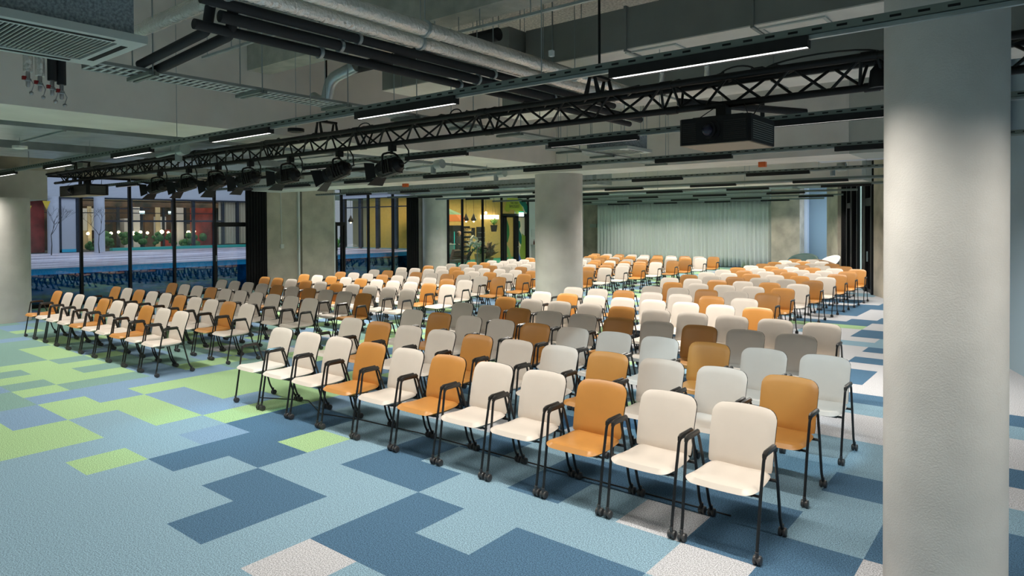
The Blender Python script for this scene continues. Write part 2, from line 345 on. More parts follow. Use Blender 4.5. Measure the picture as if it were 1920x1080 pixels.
# ------------------------------------------------------------------ ducts and pipes
def duct(label, a, joints=None, m_='duct', under='soffit', axis='x', group=None, name='air_duct'):
    x0, x1, y0, y1, z0, z1 = a; t = thing(name, label, 'duct', ((x0+x1)/2, (y0+y1)/2, z0), group)
    bx('casing', m_, t, x0, x1, y0, y1, z0+.012, z1); bx('underside', under, t, x0+.002, x1-.002, y0+.002, y1-.002, z0, z0+.012)
    OBS.append((x0-.03, x1+.03, y0-.03, y1+.03, z0))
    for hx, hy in (((x0+.4, y0-.012), (x0+.4, y1+.012), (x1-.4, y0-.012), (x1-.4, y1+.012)) if axis == 'x' else ((x0-.012, y0+.6), (x1+.012, y0+.6), (x0-.012, y1-.6), (x1+.012, y1-.6))):
        part('hanger_rod', 'galv', t, lambda b_: b_.cyl((hx, hy, z0), (hx, hy, ZS), .006, 6))
    L = (x1-x0) if axis == 'x' else (y1-y0); k = max(1, int(L/1.25))
    for i in range(1, k):
        p = (x0 if axis == 'x' else y0)+L*i/k
        if axis == 'x': bx('flange', m_, t, p-.015, p+.015, y0-.02, y1+.02, z0-.02, z1+.02)
        else: bx('flange', m_, t, x0-.02, x1+.02, p-.015, p+.015, z0-.02, z1+.02)
    return t
d = duct('long rectangular duct with underside coloured pale for bounced light and access panels at upper right', (-4.95, .5, 6.43, 7.03, 4.0, 4.45))
for xc in (-3.35, -1.9, -.5):
    f_ = part('access_panel', 'acwhite', d, lambda b_: (b_.box(xc-.3, xc+.3, 6.52, 6.55, 3.985, 4.0), b_.box(xc-.3, xc+.3, 6.92, 6.95, 3.985, 4.0), b_.box(xc-.3, xc-.27, 6.55, 6.92, 3.985, 4.0), b_.box(xc+.27, xc+.3, 6.55, 6.92, 3.985, 4.0)))
duct('short rectangular duct with underside coloured pale for bounced light, left of the foil pipes', (-7.25, -4.98, 6.15, 6.95, 3.98, 4.45))
duct('rectangular duct behind the truss with underside coloured pale as if lit', (-7.2, .2, 8.7, 9.3, 3.93, 4.5))
duct('galvanised duct running toward the cafe beyond the cross beam', (-20, -9.8, 15.0, 15.7, 3.28, 3.62), m_='galv', under='galv')
duct('wide galvanised duct crossing in front of the cafe windows', (-20, -10.6, 17.2, 18.1, 3.30, 3.72), m_='galv', under='galv')
duct('galvanised duct over the left block seen under the deep beam', (-11.6, -9.9, -1, 11.4, 3.36, 3.62), m_='galv', under='galv', axis='y')
duct('second galvanised duct over the left block nearer the windows', (-14.8, -13.2, -1, 11.4, 3.40, 3.66), m_='galv', under='galv', axis='y')
duct('grey duct against the windows end of the ceiling', (-18.0, -16.9, 5.7, 11.4, 3.45, 3.75), m_='duct', under='duct', axis='y')
duct('pale duct beyond the cross beam above the central aisle', (-9.2, -4.6, 14.4, 16.0, 3.5, 4.0), m_='soffit', under='soffit')
duct('pale duct beyond the cross beam at the far right', (-4.3, -2.6, 15.2, 17.2, 3.55, 4.1), m_='fascia', under='fascia')
duct('thin blue-grey duct above the far right doors', (-8.2, -5.0, 22.5, 23.3, 3.3, 3.7), m_='galv', under='galv')
duct('dark grey duct deep in the ceiling ahead of the curtain', (-17, -6, 25.5, 26.4, 3.4, 3.9), m_='bulk', under='bulk')

def pipe(label, pts, r, m_, name='ceiling_pipe', group=None, clamps=()):
    t = thing(name, label, 'pipe', pts[0], group); part('tube', m_, t, lambda b_: b_.tube(rounded(pts, r*1.6), r, 16))
    for c_ in clamps:
        part('clamp', 'galv', t, lambda b_: b_.tube([Vector(c_)-Vector((0, .014, 0)), Vector(c_)+Vector((0, .014, 0))], r+.012, 16))
        part('hanger_rod', 'galv', t, lambda b_: b_.cyl((c_[0], c_[1], c_[2]+r), (c_[0], c_[1], ZS), .005, 6))
    return t
pg = 'pipe runs hung side by side under the slab'
pipe('upper foil-wrapped pipe with silver wrinkles', [(-4.16, 1.6, 3.79), (-4.16, 7.6, 3.79)], .062, 'foil', group=pg, clamps=[(-4.16, 4.0, 3.79), (-4.16, 6.3, 3.79)])
pipe('lower foil-wrapped pipe beside the black pipes', [(-4.32, 1.6, 3.72), (-4.32, 7.6, 3.72)], .055, 'foil', group=pg, clamps=[(-4.32, 4.1, 3.72)])
pipe('black insulated pipe directly under the foil pipes', [(-4.42, 2.2, 3.645), (-4.42, 7.6, 3.645)], .038, 'foam', group=pg, clamps=[(-4.42, 3.5, 3.645), (-4.42, 5.2, 3.645)])
pipe('thick middle black insulated pipe with steel clamps', [(-4.46, 2.35, 3.565), (-4.46, 8.4, 3.565)], .042, 'foam', group=pg, clamps=[(-4.46, 3.35, 3.565), (-4.46, 5.0, 3.565), (-4.46, 6.3, 3.565)])
pipe('lowest black insulated pipe with steel clamps', [(-4.52, 2.2, 3.49), (-4.52, 8.2, 3.49)], .036, 'foam', group=pg, clamps=[(-4.52, 3.2, 3.49), (-4.52, 4.8, 3.49), (-4.52, 6.2, 3.49)])
pipe('upper foil branch pipe leading to the ceiling cassette', [(-5.9, 2.50, 3.80), (-4.25, 2.50, 3.80)], .062, 'foil')
pipe('lower foil branch pipe leading to the ceiling cassette', [(-5.9, 2.36, 3.70), (-4.25, 2.36, 3.70)], .05, 'foil')
pipe('upper black branch pipe bending at its right end', [(-5.75, 2.36, 3.43), (-4.66, 2.36, 3.50), (-4.60, 2.36, 3.68)], .036, 'foam')
pipe('lower black branch pipe with a square bend at its right end', [(-5.9, 2.46, 3.38), (-4.52, 2.46, 3.47), (-4.48, 2.46, 3.66)], .038, 'foam')
pipe('grey drain elbow beside the deep beam', [(-7.2, 5.0, 3.72), (-6.95, 5.0, 3.60), (-6.85, 5.0, 3.90), (-6.5, 5.1, 4.02)], .07, 'galv')
pipe('thick black pipe above the short duct', [(-7.1, 5.5, 4.15), (-4.6, 5.5, 4.15)], .07, 'foam')
pipe('brown pipe slanting behind the truss', [(-3.9, 8.4, 3.75), (-2.6, 9.6, 3.62)], .05, 'foam')
pipe('black U-shaped pipe hanging behind the truss left of the projector', [(-3.7, 9.5, 3.7), (-3.7, 9.5, 3.36), (-3.15, 9.5, 3.36), (-3.15, 9.5, 3.8)], .03, 'foam')
pipe('foil hose hanging down behind the long light bar', [(-3.0, 7.2, ZS), (-3.0, 7.2, 3.75)], .028, 'foil')
pipe('second foil hose hanging just left of the long light bar', [(-3.55, 7.2, ZS), (-3.55, 7.2, 3.7)], .028, 'foil')
# support rails for pipes
for (x0, x1, y, z, lb) in ((-5.5, -2.9, 4.75, 3.98, 'thin suspended steel rail above the foil pipes'), (-7.2, -5.0, 3.6, 3.95, 'thin steel rail beside the deep beam')):
    t = thing('support_rail', lb, 'rail', (x0, y, z)); bx('channel', 'galv', t, x0, x1, y-.015, y+.015, z-.012, z+.012)
    for k in range(5):
        x = x0+.1+(x1-x0-.2)*k/4; part('hanger_rod', 'galv', t, lambda b_: b_.cyl((x, y, z), (x, y, ZS), .005, 6))
# sprinkler / damper bits on the left ceiling and beyond
for i, (x, y, z, lb) in enumerate([(-10.2, 4.6, 3.22, 'galvanised damper fitting with round end under the beam at far left'), (-9.0, 8.6, 3.2, 'galvanised damper fitting above the spotlights'), (-9.2, 10.6, 3.16, 'galvanised damper rod left of the round column'), (-3.6, 14.2, 3.2, 'galvanised damper rod beyond the cross beam')]):
    t = thing('duct_damper', lb, 'duct fitting', (x, y, z))
    part('rod', 'galv', t, lambda b_: b_.cyl((x-.45, y, z-.03), (x+.35, y, z), .03, 10)); part('collar', 'galv', t, lambda b_: b_.cyl((x+.35, y-.02, z), (x+.50, y-.02, z+.01), .085, 14))
    part('drop', 'galv', t, lambda b_: b_.cyl((x+.25, y, z-.16), (x+.25, y, z), .05, 10))
    part('hanger_rod', 'galv', t, lambda b_: b_.cyl((x, y, z), (x, y, 3.4 if i == 0 else ZS), .006, 6))
o = tbox('fire_detector', 'orangebox', 'small orange detector box under the cross beam, right of centre', 'detector', -4.12, -4.0, 12.2, 12.3, 3.13, 3.22)
o = tbox('fire_detector', 'orangebox', 'small orange detector box under the cross beam, left of the round column', 'detector', -13.6, -13.45, 12.2, 12.3, 3.13, 3.22)
o = tbox('alarm_panel', 'orangebox', 'orange and black alarm panel on the far right ceiling', 'alarm', -5.55, -5.30, 23.6, 23.65, 3.28, 3.44)
o = tbox('junction_box', 'white', 'small white box on a hanging wire above the light rail', 'junction box', -2.68, -2.65, 3.735, 3.765, 3.27, 3.31)

# cable trays (ladder type)
def tray(label, x, y0, y1, z, wdt=.30, hgt=.065):
    t = thing('cable_tray', label, 'cable tray', (x, y0, z))
    build_multi([(MB().box(x-wdt-.004, x-wdt, y0, y1, z, z+hgt), 'duct'), ([b_ for b_ in [MB()] if [b_.box(x-wdt, x-wdt+.0008, y0+.1+i*.12, y0+.14+i*.12, z+.03, z+.042) for i in range(int((y1-y0-.2)/.12))]][0], 'void')], 'side_rail', t)
    bx('side_rail', 'duct', t, x, x+.004, y0, y1, z, z+hgt*.35)
    def wires(b_):
        k = int((y1-y0-.08)/.06)
        for i in range(k): b_.box(x-wdt, x, y0+i*.06, y0+i*.06+.022, z-.002, z+.002)
        for i in range(3): b_.cyl((x-wdt*i/2, y0, z-.003), (x-wdt*i/2, y1, z-.003), .006, 5)
    part('wire_floor', 'acwhite', t, wires)
    y = y0+.35; 
    while y < y1:
        br = part('bracket', 'rail', t, lambda b_: (b_.box(x-wdt-.06, x+.06, y, y+.028, z-.035, z-.006), b_.box(x-wdt-.06, x+.06, y+.05, y+.078, z-.035, z-.006)))
        part('hanger_rod', 'galv', t, lambda b_: (b_.cyl((x-wdt-.04, y+.04, z-.03), (x-wdt-.04, y+.04, ZS), .006, 6), b_.cyl((x+.04, y+.04, z-.03), (x+.04, y+.04, ZS), .006, 6)))
        y += .95
tray('ladder cable tray running back from the ceiling cassette at upper left', -5.63, 2.0, 8.3, 3.36)
tray('ladder cable tray behind the truss above the centre', -5.5, 8.0, 11.3, 3.22)

# ------------------------------------------------------------------ light rails and bars
RAILS = [(3.75, 3.05, -19.0, .75), (6.65, 3.05, -19.2, .2), (9.45, 3.05, -19.2, -.2), (13.4, 3.05, -19.2, -1.2), (16.5, 3.05, -19.2, -2.4), (19.0, 3.05, -19.2, -3.3), (22.5, 3.05, -19.2, -4.6), (26.1, 3.05, -19.2, -5.8), (29.6, 3.05, -19.2, -7.3), (.75, 3.05, -12.0, 3.2), (-2.0, 3.05, -19.0, 3.2)]
ordn = ['first', 'second', 'third', 'fourth', 'fifth', 'sixth', 'seventh', 'eighth', 'ninth', 'tenth', 'eleventh', 'twelfth', 'thirteenth', 'fourteenth', 'fifteenth', 'sixteenth', 'seventeenth', 'eighteenth', 'nineteenth']
POWER = [46, 1.0, 74, 44, 50, 54, 64, 60, 42, 11, 30]
for ri, (y, z, x0, x1) in enumerate(RAILS):
    zt = z+.062
    t = thing('light_rail', ('slotted steel light rail crossing the room, %s back from the camera' % ordn[ri]) if ri < 9 else ('slotted steel light rail above the photographer', 'slotted steel light rail behind the photographer')[ri-9], 'rail', ((x0+x1)/2, y, zt), 'slotted steel rails carrying the light bars')
    def rl(b_):
        b_.box(x0, x1, y-.026, y-.023, zt, zt+.045); b_.box(x0, x1, y+.023, y+.026, zt, zt+.045); b_.box(x0, x1, y-.026, y+.026, zt+.0, zt+.003)
    ba, bb = MB(), MB(); rl(ba)
    if ri < 4: [bb.box(x1-.12*k-.05, x1-.12*k, y-.0275, y-.026, zt+.018, zt+.03) for k in range(int((x1-x0)/.12))]
    build_multi([(ba, 'rail'), (bb, 'void')], 'channel', t)
    part('wire_channel', 'leddim' if False else 'galv', t, lambda b_: b_.box(x0, x1, y-.012, y+.012, zt-.02, zt))
    k = 0
    while x1-.8-k*2.7 > x0:
        xx = x1-.8-k*2.7; part('hanger_wire', 'galv', t, lambda b_: b_.cyl((xx, y, zt+.045), (xx, y, top_at(xx, y, zt)), .004, 6)); k += 1
    xr = -1.0+2.56 if ri in (0, 9, 10) else -1.0; n_ = 0
    first = True
    k = 0
    while True:
        a1 = xr-2.56*k-(.15*max(0, k-3) if ri == 0 else 0); k += 1
        if a1-1.2 < x0: break
        if ri > 0 and a1 > x1: continue
        if ri == 0 and a1 > 1: pass
        f = thing('light_bar', ('black linear light bar on the %s rail back, %s from its right end' % (ordn[ri], ordn[n_])) if ri < 9 else 'black linear light bar on the rail %s the photographer, %s from its right end' % (('above', 'behind')[ri-9], ordn[n_]), 'light', (a1-.6, y, z), 'black linear light bars under the rails'); n_ += 1
        def hs(b_):
            b_.box(a1-1.2, a1, y-.032, y-.028, z, z+.062); b_.box(a1-1.2, a1, y+.028, y+.032, z, z+.062)
            b_.box(a1-1.2, a1, y-.028, y+.028, z+.04, z+.062); b_.box(a1-1.2, a1-1.196, y-.028, y+.028, z, z+.04); b_.box(a1-.004, a1, y-.028, y+.028, z, z+.04)
        part('housing', 'bar', f, hs)
        part('diffuser', 'led' if ri in (0, 9) else 'leddim', f, lambda b_: b_.box(a1-1.19, a1-.01, y-.026, y+.026, z+.006, z+.012))
        lamp('AREA', 'lamp', (0, 0, -.004), POWER[ri], (1, .94, .85), (0, 0, 0), 1.16, .05, spread=140, parent=f)
    # the light bar beyond the right edge also lights the room

# ------------------------------------------------------------------ truss
def truss():
    y0, zt, zb, hw = 5.25, 3.27, 3.075, .11; x0, x1 = -17.2, .9
    t = thing('lighting_truss', 'long black triangular lighting truss hung across the room', 'truss', ((x0+x1)/2, y0, zb))
    part('chord', 'truss', t, lambda b_: b_.cyl((x0-.15, y0-hw, zt), (x1, y0-hw, zt), .028, 12))
    part('chord', 'truss', t, lambda b_: b_.cyl((x0-.15, y0+hw, zt), (x1, y0+hw, zt), .028, 12))
    part('chord', 'truss', t, lambda b_: b_.cyl((x0, y0, zb), (x1, y0, zb), .028, 12))
    joints = [1.05, -.98, -2.49]+[-2.49-2.03*k for k in range(1, 8)]
    for s_ in (-1, 1):
        def dg(b_):
            for a0, a1 in zip(joints, joints[1:]):
                a0, a1 = a0-.05, max(a1+.05, x0); n_ = max(1, round((a0-a1)/.46)); st = (a0-a1)/n_
                for q in range(n_):
                    a, e = a0-q*st, a0-(q+1)*st; m_ = (a+e)/2
                    if s_ < 0: b_.cyl((a, y0+s_*hw, zt), (m_, y0, zb), .0115, 7); b_.cyl((m_, y0, zb), (e, y0+s_*hw, zt), .0115, 7)
                    else: b_.cyl((a, y0, zb), (m_, y0+s_*hw, zt), .0115, 7); b_.cyl((m_, y0+s_*hw, zt), (e, y0, zb), .0115, 7)
                b_.cyl((a0, y0+s_*hw, zt), (a0-.03, y0, zb), .0115, 7); b_.cyl((a1, y0+s_*hw, zt), (a1+.03, y0, zb), .0115, 7)
        part('diagonal_bracing', 'truss', t, dg)
    def tl(b_):
        x = x1
        while x > x0: b_.cyl((x, y0-hw, zt), (x-.2, y0+hw, zt), .008, 6); x -= .46
    part('top_lacing', 'truss', t, tl)
    for x in joints[1:]:
        part('coupler', 'truss', t, lambda b_: b_.cyl((x-.05, y0-hw, zt), (x+.05, y0-hw, zt), .034, 12)); part('coupler', 'truss', t, lambda b_: b_.cyl((x-.05, y0, zb), (x+.05, y0, zb), .034, 12))
    def cab(b_):
        rr = random.Random(3); x = x0+.3
        while x < x1-1.3:
            L = rr.uniform(.7, 1.2)
            pts = [(x+L*i/8, y0+rr.uniform(-.06, .06), zt+.02+rr.uniform(-.02, .04)) for i in range(9)]; b_.tube(pts, .008, 5); x += L*.55
    part('cable_bundle', 'cable', t, cab)
    for x, s_ in ((-1.3, 1.4), (-6.4, .4), (-1.9, .5), (-4.9, .3)): part('cable_loop', 'cable', t, lambda b_: b_.tube([(x+.28*math.cos(g)*s_, y0-.1, zt+.01+.06*math.sin(g)) for g in [i*math.pi/10 for i in range(11)]], .007, 5))
    for x in (-3.2, -7.28, -15.6, -11.5):
        h_ = part('hanging_bracket', 'truss', t, lambda b_: (b_.prism([(x-.09, y0-.13, zt+.0), (x-.045, y0-.13, zt), (x-.01, y0-.13, zt+.18), (x-.035, y0-.13, zt+.18)], (0, .015, 0)), b_.prism([(x+.09, y0-.13, zt+.0), (x+.045, y0-.13, zt), (x+.01, y0-.13, zt+.18), (x+.035, y0-.13, zt+.18)], (0, .015, 0)),
             b_.prism([(x-.09, y0+.115, zt+.0), (x-.045, y0+.115, zt), (x-.01, y0+.115, zt+.18), (x-.035, y0+.115, zt+.18)], (0, .015, 0)), b_.prism([(x+.09, y0+.115, zt+.0), (x+.045, y0+.115, zt), (x+.01, y0+.115, zt+.18), (x+.035, y0+.115, zt+.18)], (0, .015, 0)), b_.box(x-.035, x+.035, y0-.14, y0+.14, zt+.165, zt+.19)))
        part('rod', 'truss', h_, lambda b_: b_.cyl((x, y0, zt+.17), (x, y0, top_at(x, y0, zt+.2)), .012, 8))
truss()

# spotlights under the truss
def spotlight(x, yaw, pitch, label):
    p = Vector((x, 5.20, 2.79)); t = thing('stage_spotlight', label, 'spotlight', (x, 5.25, 3.03), 'black stage spotlights hanging from the truss')
    rot = Matrix.Rotation(yaw, 4, 'Z') @ Matrix.Rotation(pitch, 4, 'Y')       # local -X points along the beam
    def L(q): return p+(rot @ Vector(q))
    def oct_box(b_, xa, xb, ra, rb, n=8, sy=1., sz=1.):
        v0 = [L((xa, ra*sy*math.cos(2*math.pi*(i+.5)/n), ra*sz*math.sin(2*math.pi*(i+.5)/n))) for i in range(n)]
        v1 = [L((xb, rb*sy*math.cos(2*math.pi*(i+.5)/n), rb*sz*math.sin(2*math.pi*(i+.5)/n))) for i in range(n)]
        b_.add(v0+v1, [tuple(range(n))[::-1], tuple(range(n, 2*n))]+[(i, (i+1) % n, n+(i+1) % n, n+i) for i in range(n)])
    body = part('body', 'projector', t, lambda b_: (oct_box(b_, -.09, .15, .105, .10), oct_box(b_, .15, .20, .09, .05), b_.tube([L((-.10, 0, 0)), L((-.15, 0, 0))], .092, 16)))
    part('lens', 'lens', body, lambda b_: b_.tube([L((-.148, 0, 0)), L((-.155, 0, 0))], .08, 16))
    part('heat_sink', 'pad', body, lambda b_: [b_.prism([L((-.02+.035*i, -.11, -.08)), L((-.005+.035*i, -.11, -.08)), L((-.005+.035*i, -.11, .08)), L((-.02+.035*i, -.11, .08))], L((0, .22, 0))-L((0, 0, 0))) for i in range(4)])
    for s in (-1, 1):
        part('barn_door', 'projector', t, lambda b_: b_.prism([L((-.15, -.08, s*.085)), L((-.15, .08, s*.085)), L((-.27, .12, s*.155)), L((-.27, -.12, s*.155))], L((0, 0, .004))-L((0, 0, 0))))
        part('barn_door', 'projector', t, lambda b_: b_.prism([L((-.15, s*.085, -.08)), L((-.15, s*.085, .08)), L((-.26, s*.14, .11)), L((-.26, s*.14, -.11))], L((0, .004, 0))-L((0, 0, 0))))
    a_, c_ = L((0.02, -.125, 0)), L((0.02, .125, 0)); top = Vector((x, 5.24, 2.99))
    part('yoke', 'projector', t, lambda b_: (b_.tube(rounded([a_, a_+Vector((0, 0, .14)), Vector((a_.x*.3+top.x*.7, a_.y*.3+top.y*.7, 2.965)), Vector((c_.x*.3+top.x*.7, c_.y*.3+top.y*.7, 2.965)), c_+Vector((0, 0, .14)), c_], .03), .013, 6)))
    part('clamp', 'projector', t, lambda b_: (b_.box(x-.03, x+.03, 5.21, 5.29, 2.985, 3.06), b_.cyl((x, 5.24, 2.95), (x, 5.24, 3.04), .018, 8)))
    part('cable', 'cable', t, lambda b_: b_.tube([L((.18, 0, 0)), L((.26, 0, -.01)), Vector((x+.32, 5.22, 2.86)), Vector((x+.30, 5.23, 2.97)), Vector((x+.20, 5.25, 3.06))], .009, 6))
for i, (x, yw, pt) in enumerate([(-6.02, .15, .18), (-7.02, .55, .35), (-8.1, .25, .12), (-9.12, .45, .25), (-10.05, .2, .3), (-11.0, .5, .25), (-12.05, .35, .2)]):
    spotlight(x, yw-.1, -pt, 'black stage spotlight with barn doors, %s from the right under the truss' % ordn[i])
def canister():
    t = thing('stage_spotlight', 'small black canister hanging in the truss beside the foreground column', 'spotlight', (-.94, 5.22, 3.2))
    part('body', 'projector', t, lambda b_: b_.lathe((-.94, 5.22, 3.06), [(.055, 0), (.06, .03), (.05, .12), (.025, .15), (.02, .19)], 14)); part('bracket', 'projector', t, lambda b_: b_.box(-.95, -.93, 5.16, 5.30, 3.22, 3.25))
canister()

# projectors
def projector(x0, x1, y0, y1, z0, z1, label):
    t = thing('video_projector', label, 'projector', ((x0+x1)/2, (y0+y1)/2, z0)); xc = (x0+x1)/2-.03; h = z1-z0
    bx('body', 'projector', t, x0, x1, y0, y1, z0+.006, z1, .02); bx('underside', 'floor_lit', t, x0+.012, x1-.012, y0+.012, y1-.012, z0, z0+.006)  # warm light from the floor is painted onto the underside
    ln = part('lens_barrel', 'projector', t, lambda b_: (b_.cyl((xc, y0, z0+h*.5), (xc, y0-.012, z0+h*.5), .085, 20), b_.cyl((xc, y0-.012, z0+h*.5), (xc, y0-.045, z0+h*.5), .062, 20)))
    part('lens', 'lens', ln, lambda b_: b_.ball((xc, y0-.035, z0+h*.5), .048, 16, 8))
    for xa, xb in ((x0+.03, xc-.11), (xc+.11, x1-.03)): part('vent', 'pad', t, lambda b_: [b_.box(xa, xb, y0-.005, y0, z0+.03+i*(h-.06)/10, z0+.038+i*(h-.06)/10) for i in range(10)])
    part('side_vent', 'duct', t, lambda b_: [b_.box(x1, x1+.003, y0+.06, y1-.06, z0+.03+i*(h-.06)/9, z0+.035+i*(h-.06)/9) for i in range(9)])
    part('mount', 'projector', t, lambda b_: (b_.box(xc-.04, xc+.04, y0+.22, y0+.34, z1, z1+.12), b_.box(xc-.18, xc+.22, y0+.1, y0+.13, z1, z1+.02), b_.box(xc-.18, xc+.22, y0+.42, y0+.45, z1, z1+.02), b_.cyl((xc, y0+.28, z1+.1), (xc, y0+.30, 3.07), .03, 10)))
    part('safety_wire', 'cable', t, lambda b_: (b_.cyl((x0+.1, y0+.1, z1), (x0+.2, 5.24, 3.07), .004, 5), b_.cyl((x1-.05, y0+.1, z1), (x1-.15, 5.24, 3.07), .004, 5), b_.tube([(x1-.1, y0+.3, z1), (x1-.02, y0+.28, z1+.1), (x1-.12, 5.24, 3.07)], .006, 5)))
projector(-2.29, -1.73, 4.95, 5.52, 2.73, 2.94, 'black video projector hanging from the truss right of centre')
projector(-16.3, -14.8, 5.05, 5.45, 2.74, 2.96, 'wide black projector housing at the left end of the truss')
t = thing('rigging_pipe', 'black horizontal pipe behind the spotlights', 'pipe', (-14, 7.2, 3.0)); part('tube', 'truss', t, lambda b_: b_.cyl((-14.2, 6.9, 3.02), (-8.4, 6.9, 3.02), .03, 10)); part('hanger_rod', 'truss', t, lambda b_: (b_.cyl((-13.5, 6.9, 3.02), (-13.5, 6.9, ZS), .008, 6), b_.cyl((-9, 6.9, 3.02), (-9, 6.9, ZS), .008, 6)))

# ------------------------------------------------------------------ ceiling cassettes
def cassette(xa, xb, ya, yb, z, label, box_h=.45):
    t = thing('ceiling_cassette', label, 'air conditioner', ((xa+xb)/2, (ya+yb)/2, z))
    bx('body', 'acgrey', t, xa+.06, xb-.06, ya+.06, yb-.06, z+.05, z+box_h)
    w_ = .13
    def fr(b_):
        b_.box(xa, xb, ya, ya+w_, z, z+.05); b_.box(xa, xb, yb-w_, yb, z, z+.05); b_.box(xa, xa+w_, ya+w_, yb-w_, z, z+.05); b_.box(xb-w_, xb, ya+w_, yb-w_, z, z+.05)
    f_ = part('frame', 'acwhite', t, fr)
    part('air_slot', 'void', f_, lambda b_: (b_.box(xb-.095, xb-.055, ya+.17, yb-.17, z-.002, z), b_.box(xa+.055, xa+.095, ya+.17, yb-.17, z-.002, z), b_.box(xa+.17, xb-.17, ya+.055, ya+.095, z-.002, z), b_.box(xa+.17, xb-.17, yb-.095, yb-.055, z-.002, z)))
    bx('filter_void', 'void', t, xa+w_, xb-w_, ya+w_, yb-w_, z+.035, z+.045)
    g = part('grille', 'grille', t, lambda b_: [b_.box(xa+w_+.0, xb-w_, ya+w_+i*.026, ya+w_+i*.026+.008, z+.004, z+.014) for i in range(int((yb-ya-2*w_)/.026))])
    for (x, y) in ((xa+.1, ya+.1), (xb-.1, ya+.1), (xa+.1, yb-.1), (xb-.1, yb-.1)): part('hanger_rod', 'galv', t, lambda b_: b_.cyl((x, y, z+box_h-.1), (x, y, ZS), .006, 6))
    return t
cassette(-5.48, -4.56, .98, 1.92, 3.30, 'large grey ceiling cassette with slatted grille at upper left')
cassette(-5.72, -4.92, 8.85, 9.65, 3.24, 'small pale ceiling cassette left of the projector', .28)
# stub valves behind the cassette
for i, (x, y, lf, lb) in enumerate([(-5.75, 1.595, 1, 'foil-wrapped valve stub, leftmost of the four'), (-5.75, 1.668, 1, 'foil-wrapped valve stub, second of the four'), (-5.75, 1.745, 0, 'black-wrapped valve stub, third of the four'), (-5.75, 1.805, 0, 'black-wrapped valve stub, rightmost of the four')]):
    zb_ = 3.24-.02*i
    t = thing('drain_valve', lb, 'valve', (x, y, zb_))
    part('sleeve', 'foil' if lf else 'foam', t, lambda b_: (b_.cyl((x, y, zb_), (x, y, 3.5), .03, 14), b_.cyl((x, y, 3.5), (x, y, ZS), .006, 6))); part('tap', 'brass', t, lambda b_: b_.lathe((x, y, zb_-.11), [(.008, 0), (.014, .01), (.014, .04), (.02, .045), (.02, .06), (.014, .065), (.014, .11)], 12))
    part('handle', 'redhandle', t, lambda b_: b_.box(x-.012, x+.012, y-.035, y-.012, zb_-.06, zb_-.035)); part('cap_chain', 'brass', t, lambda b_: (b_.tube([(x, y+.015, zb_-.05), (x, y+.035, zb_-.09), (x, y+.02, zb_-.14)], .003, 5), b_.ball((x, y+.02, zb_-.15), .014, 10, 6)))
for i, (x, y, z, lb) in enumerate([(-6.6, 4.35, 3.16, 'small round black speaker hanging under the rail'), (-11.2, 3.0, 3.2, 'round white smoke detector under the left ducts'), (-5.1, 10.6, 3.18, 'round smoke detector above the cross beam')]):
    t = thing('ceiling_speaker', lb, 'ceiling fitting', (x, y, z)); part('disc', 'projector' if i == 0 else 'white', t, lambda b_: b_.lathe((x, y, z), [(.05, 0), (.09, .01), (.09, .045), (.03, .05)], 18)); part('hanger_rod', 'galv', t, lambda b_: b_.cyl((x, y, z+.05), (x, y, 3.4 if i == 1 else ZS), .004, 6))

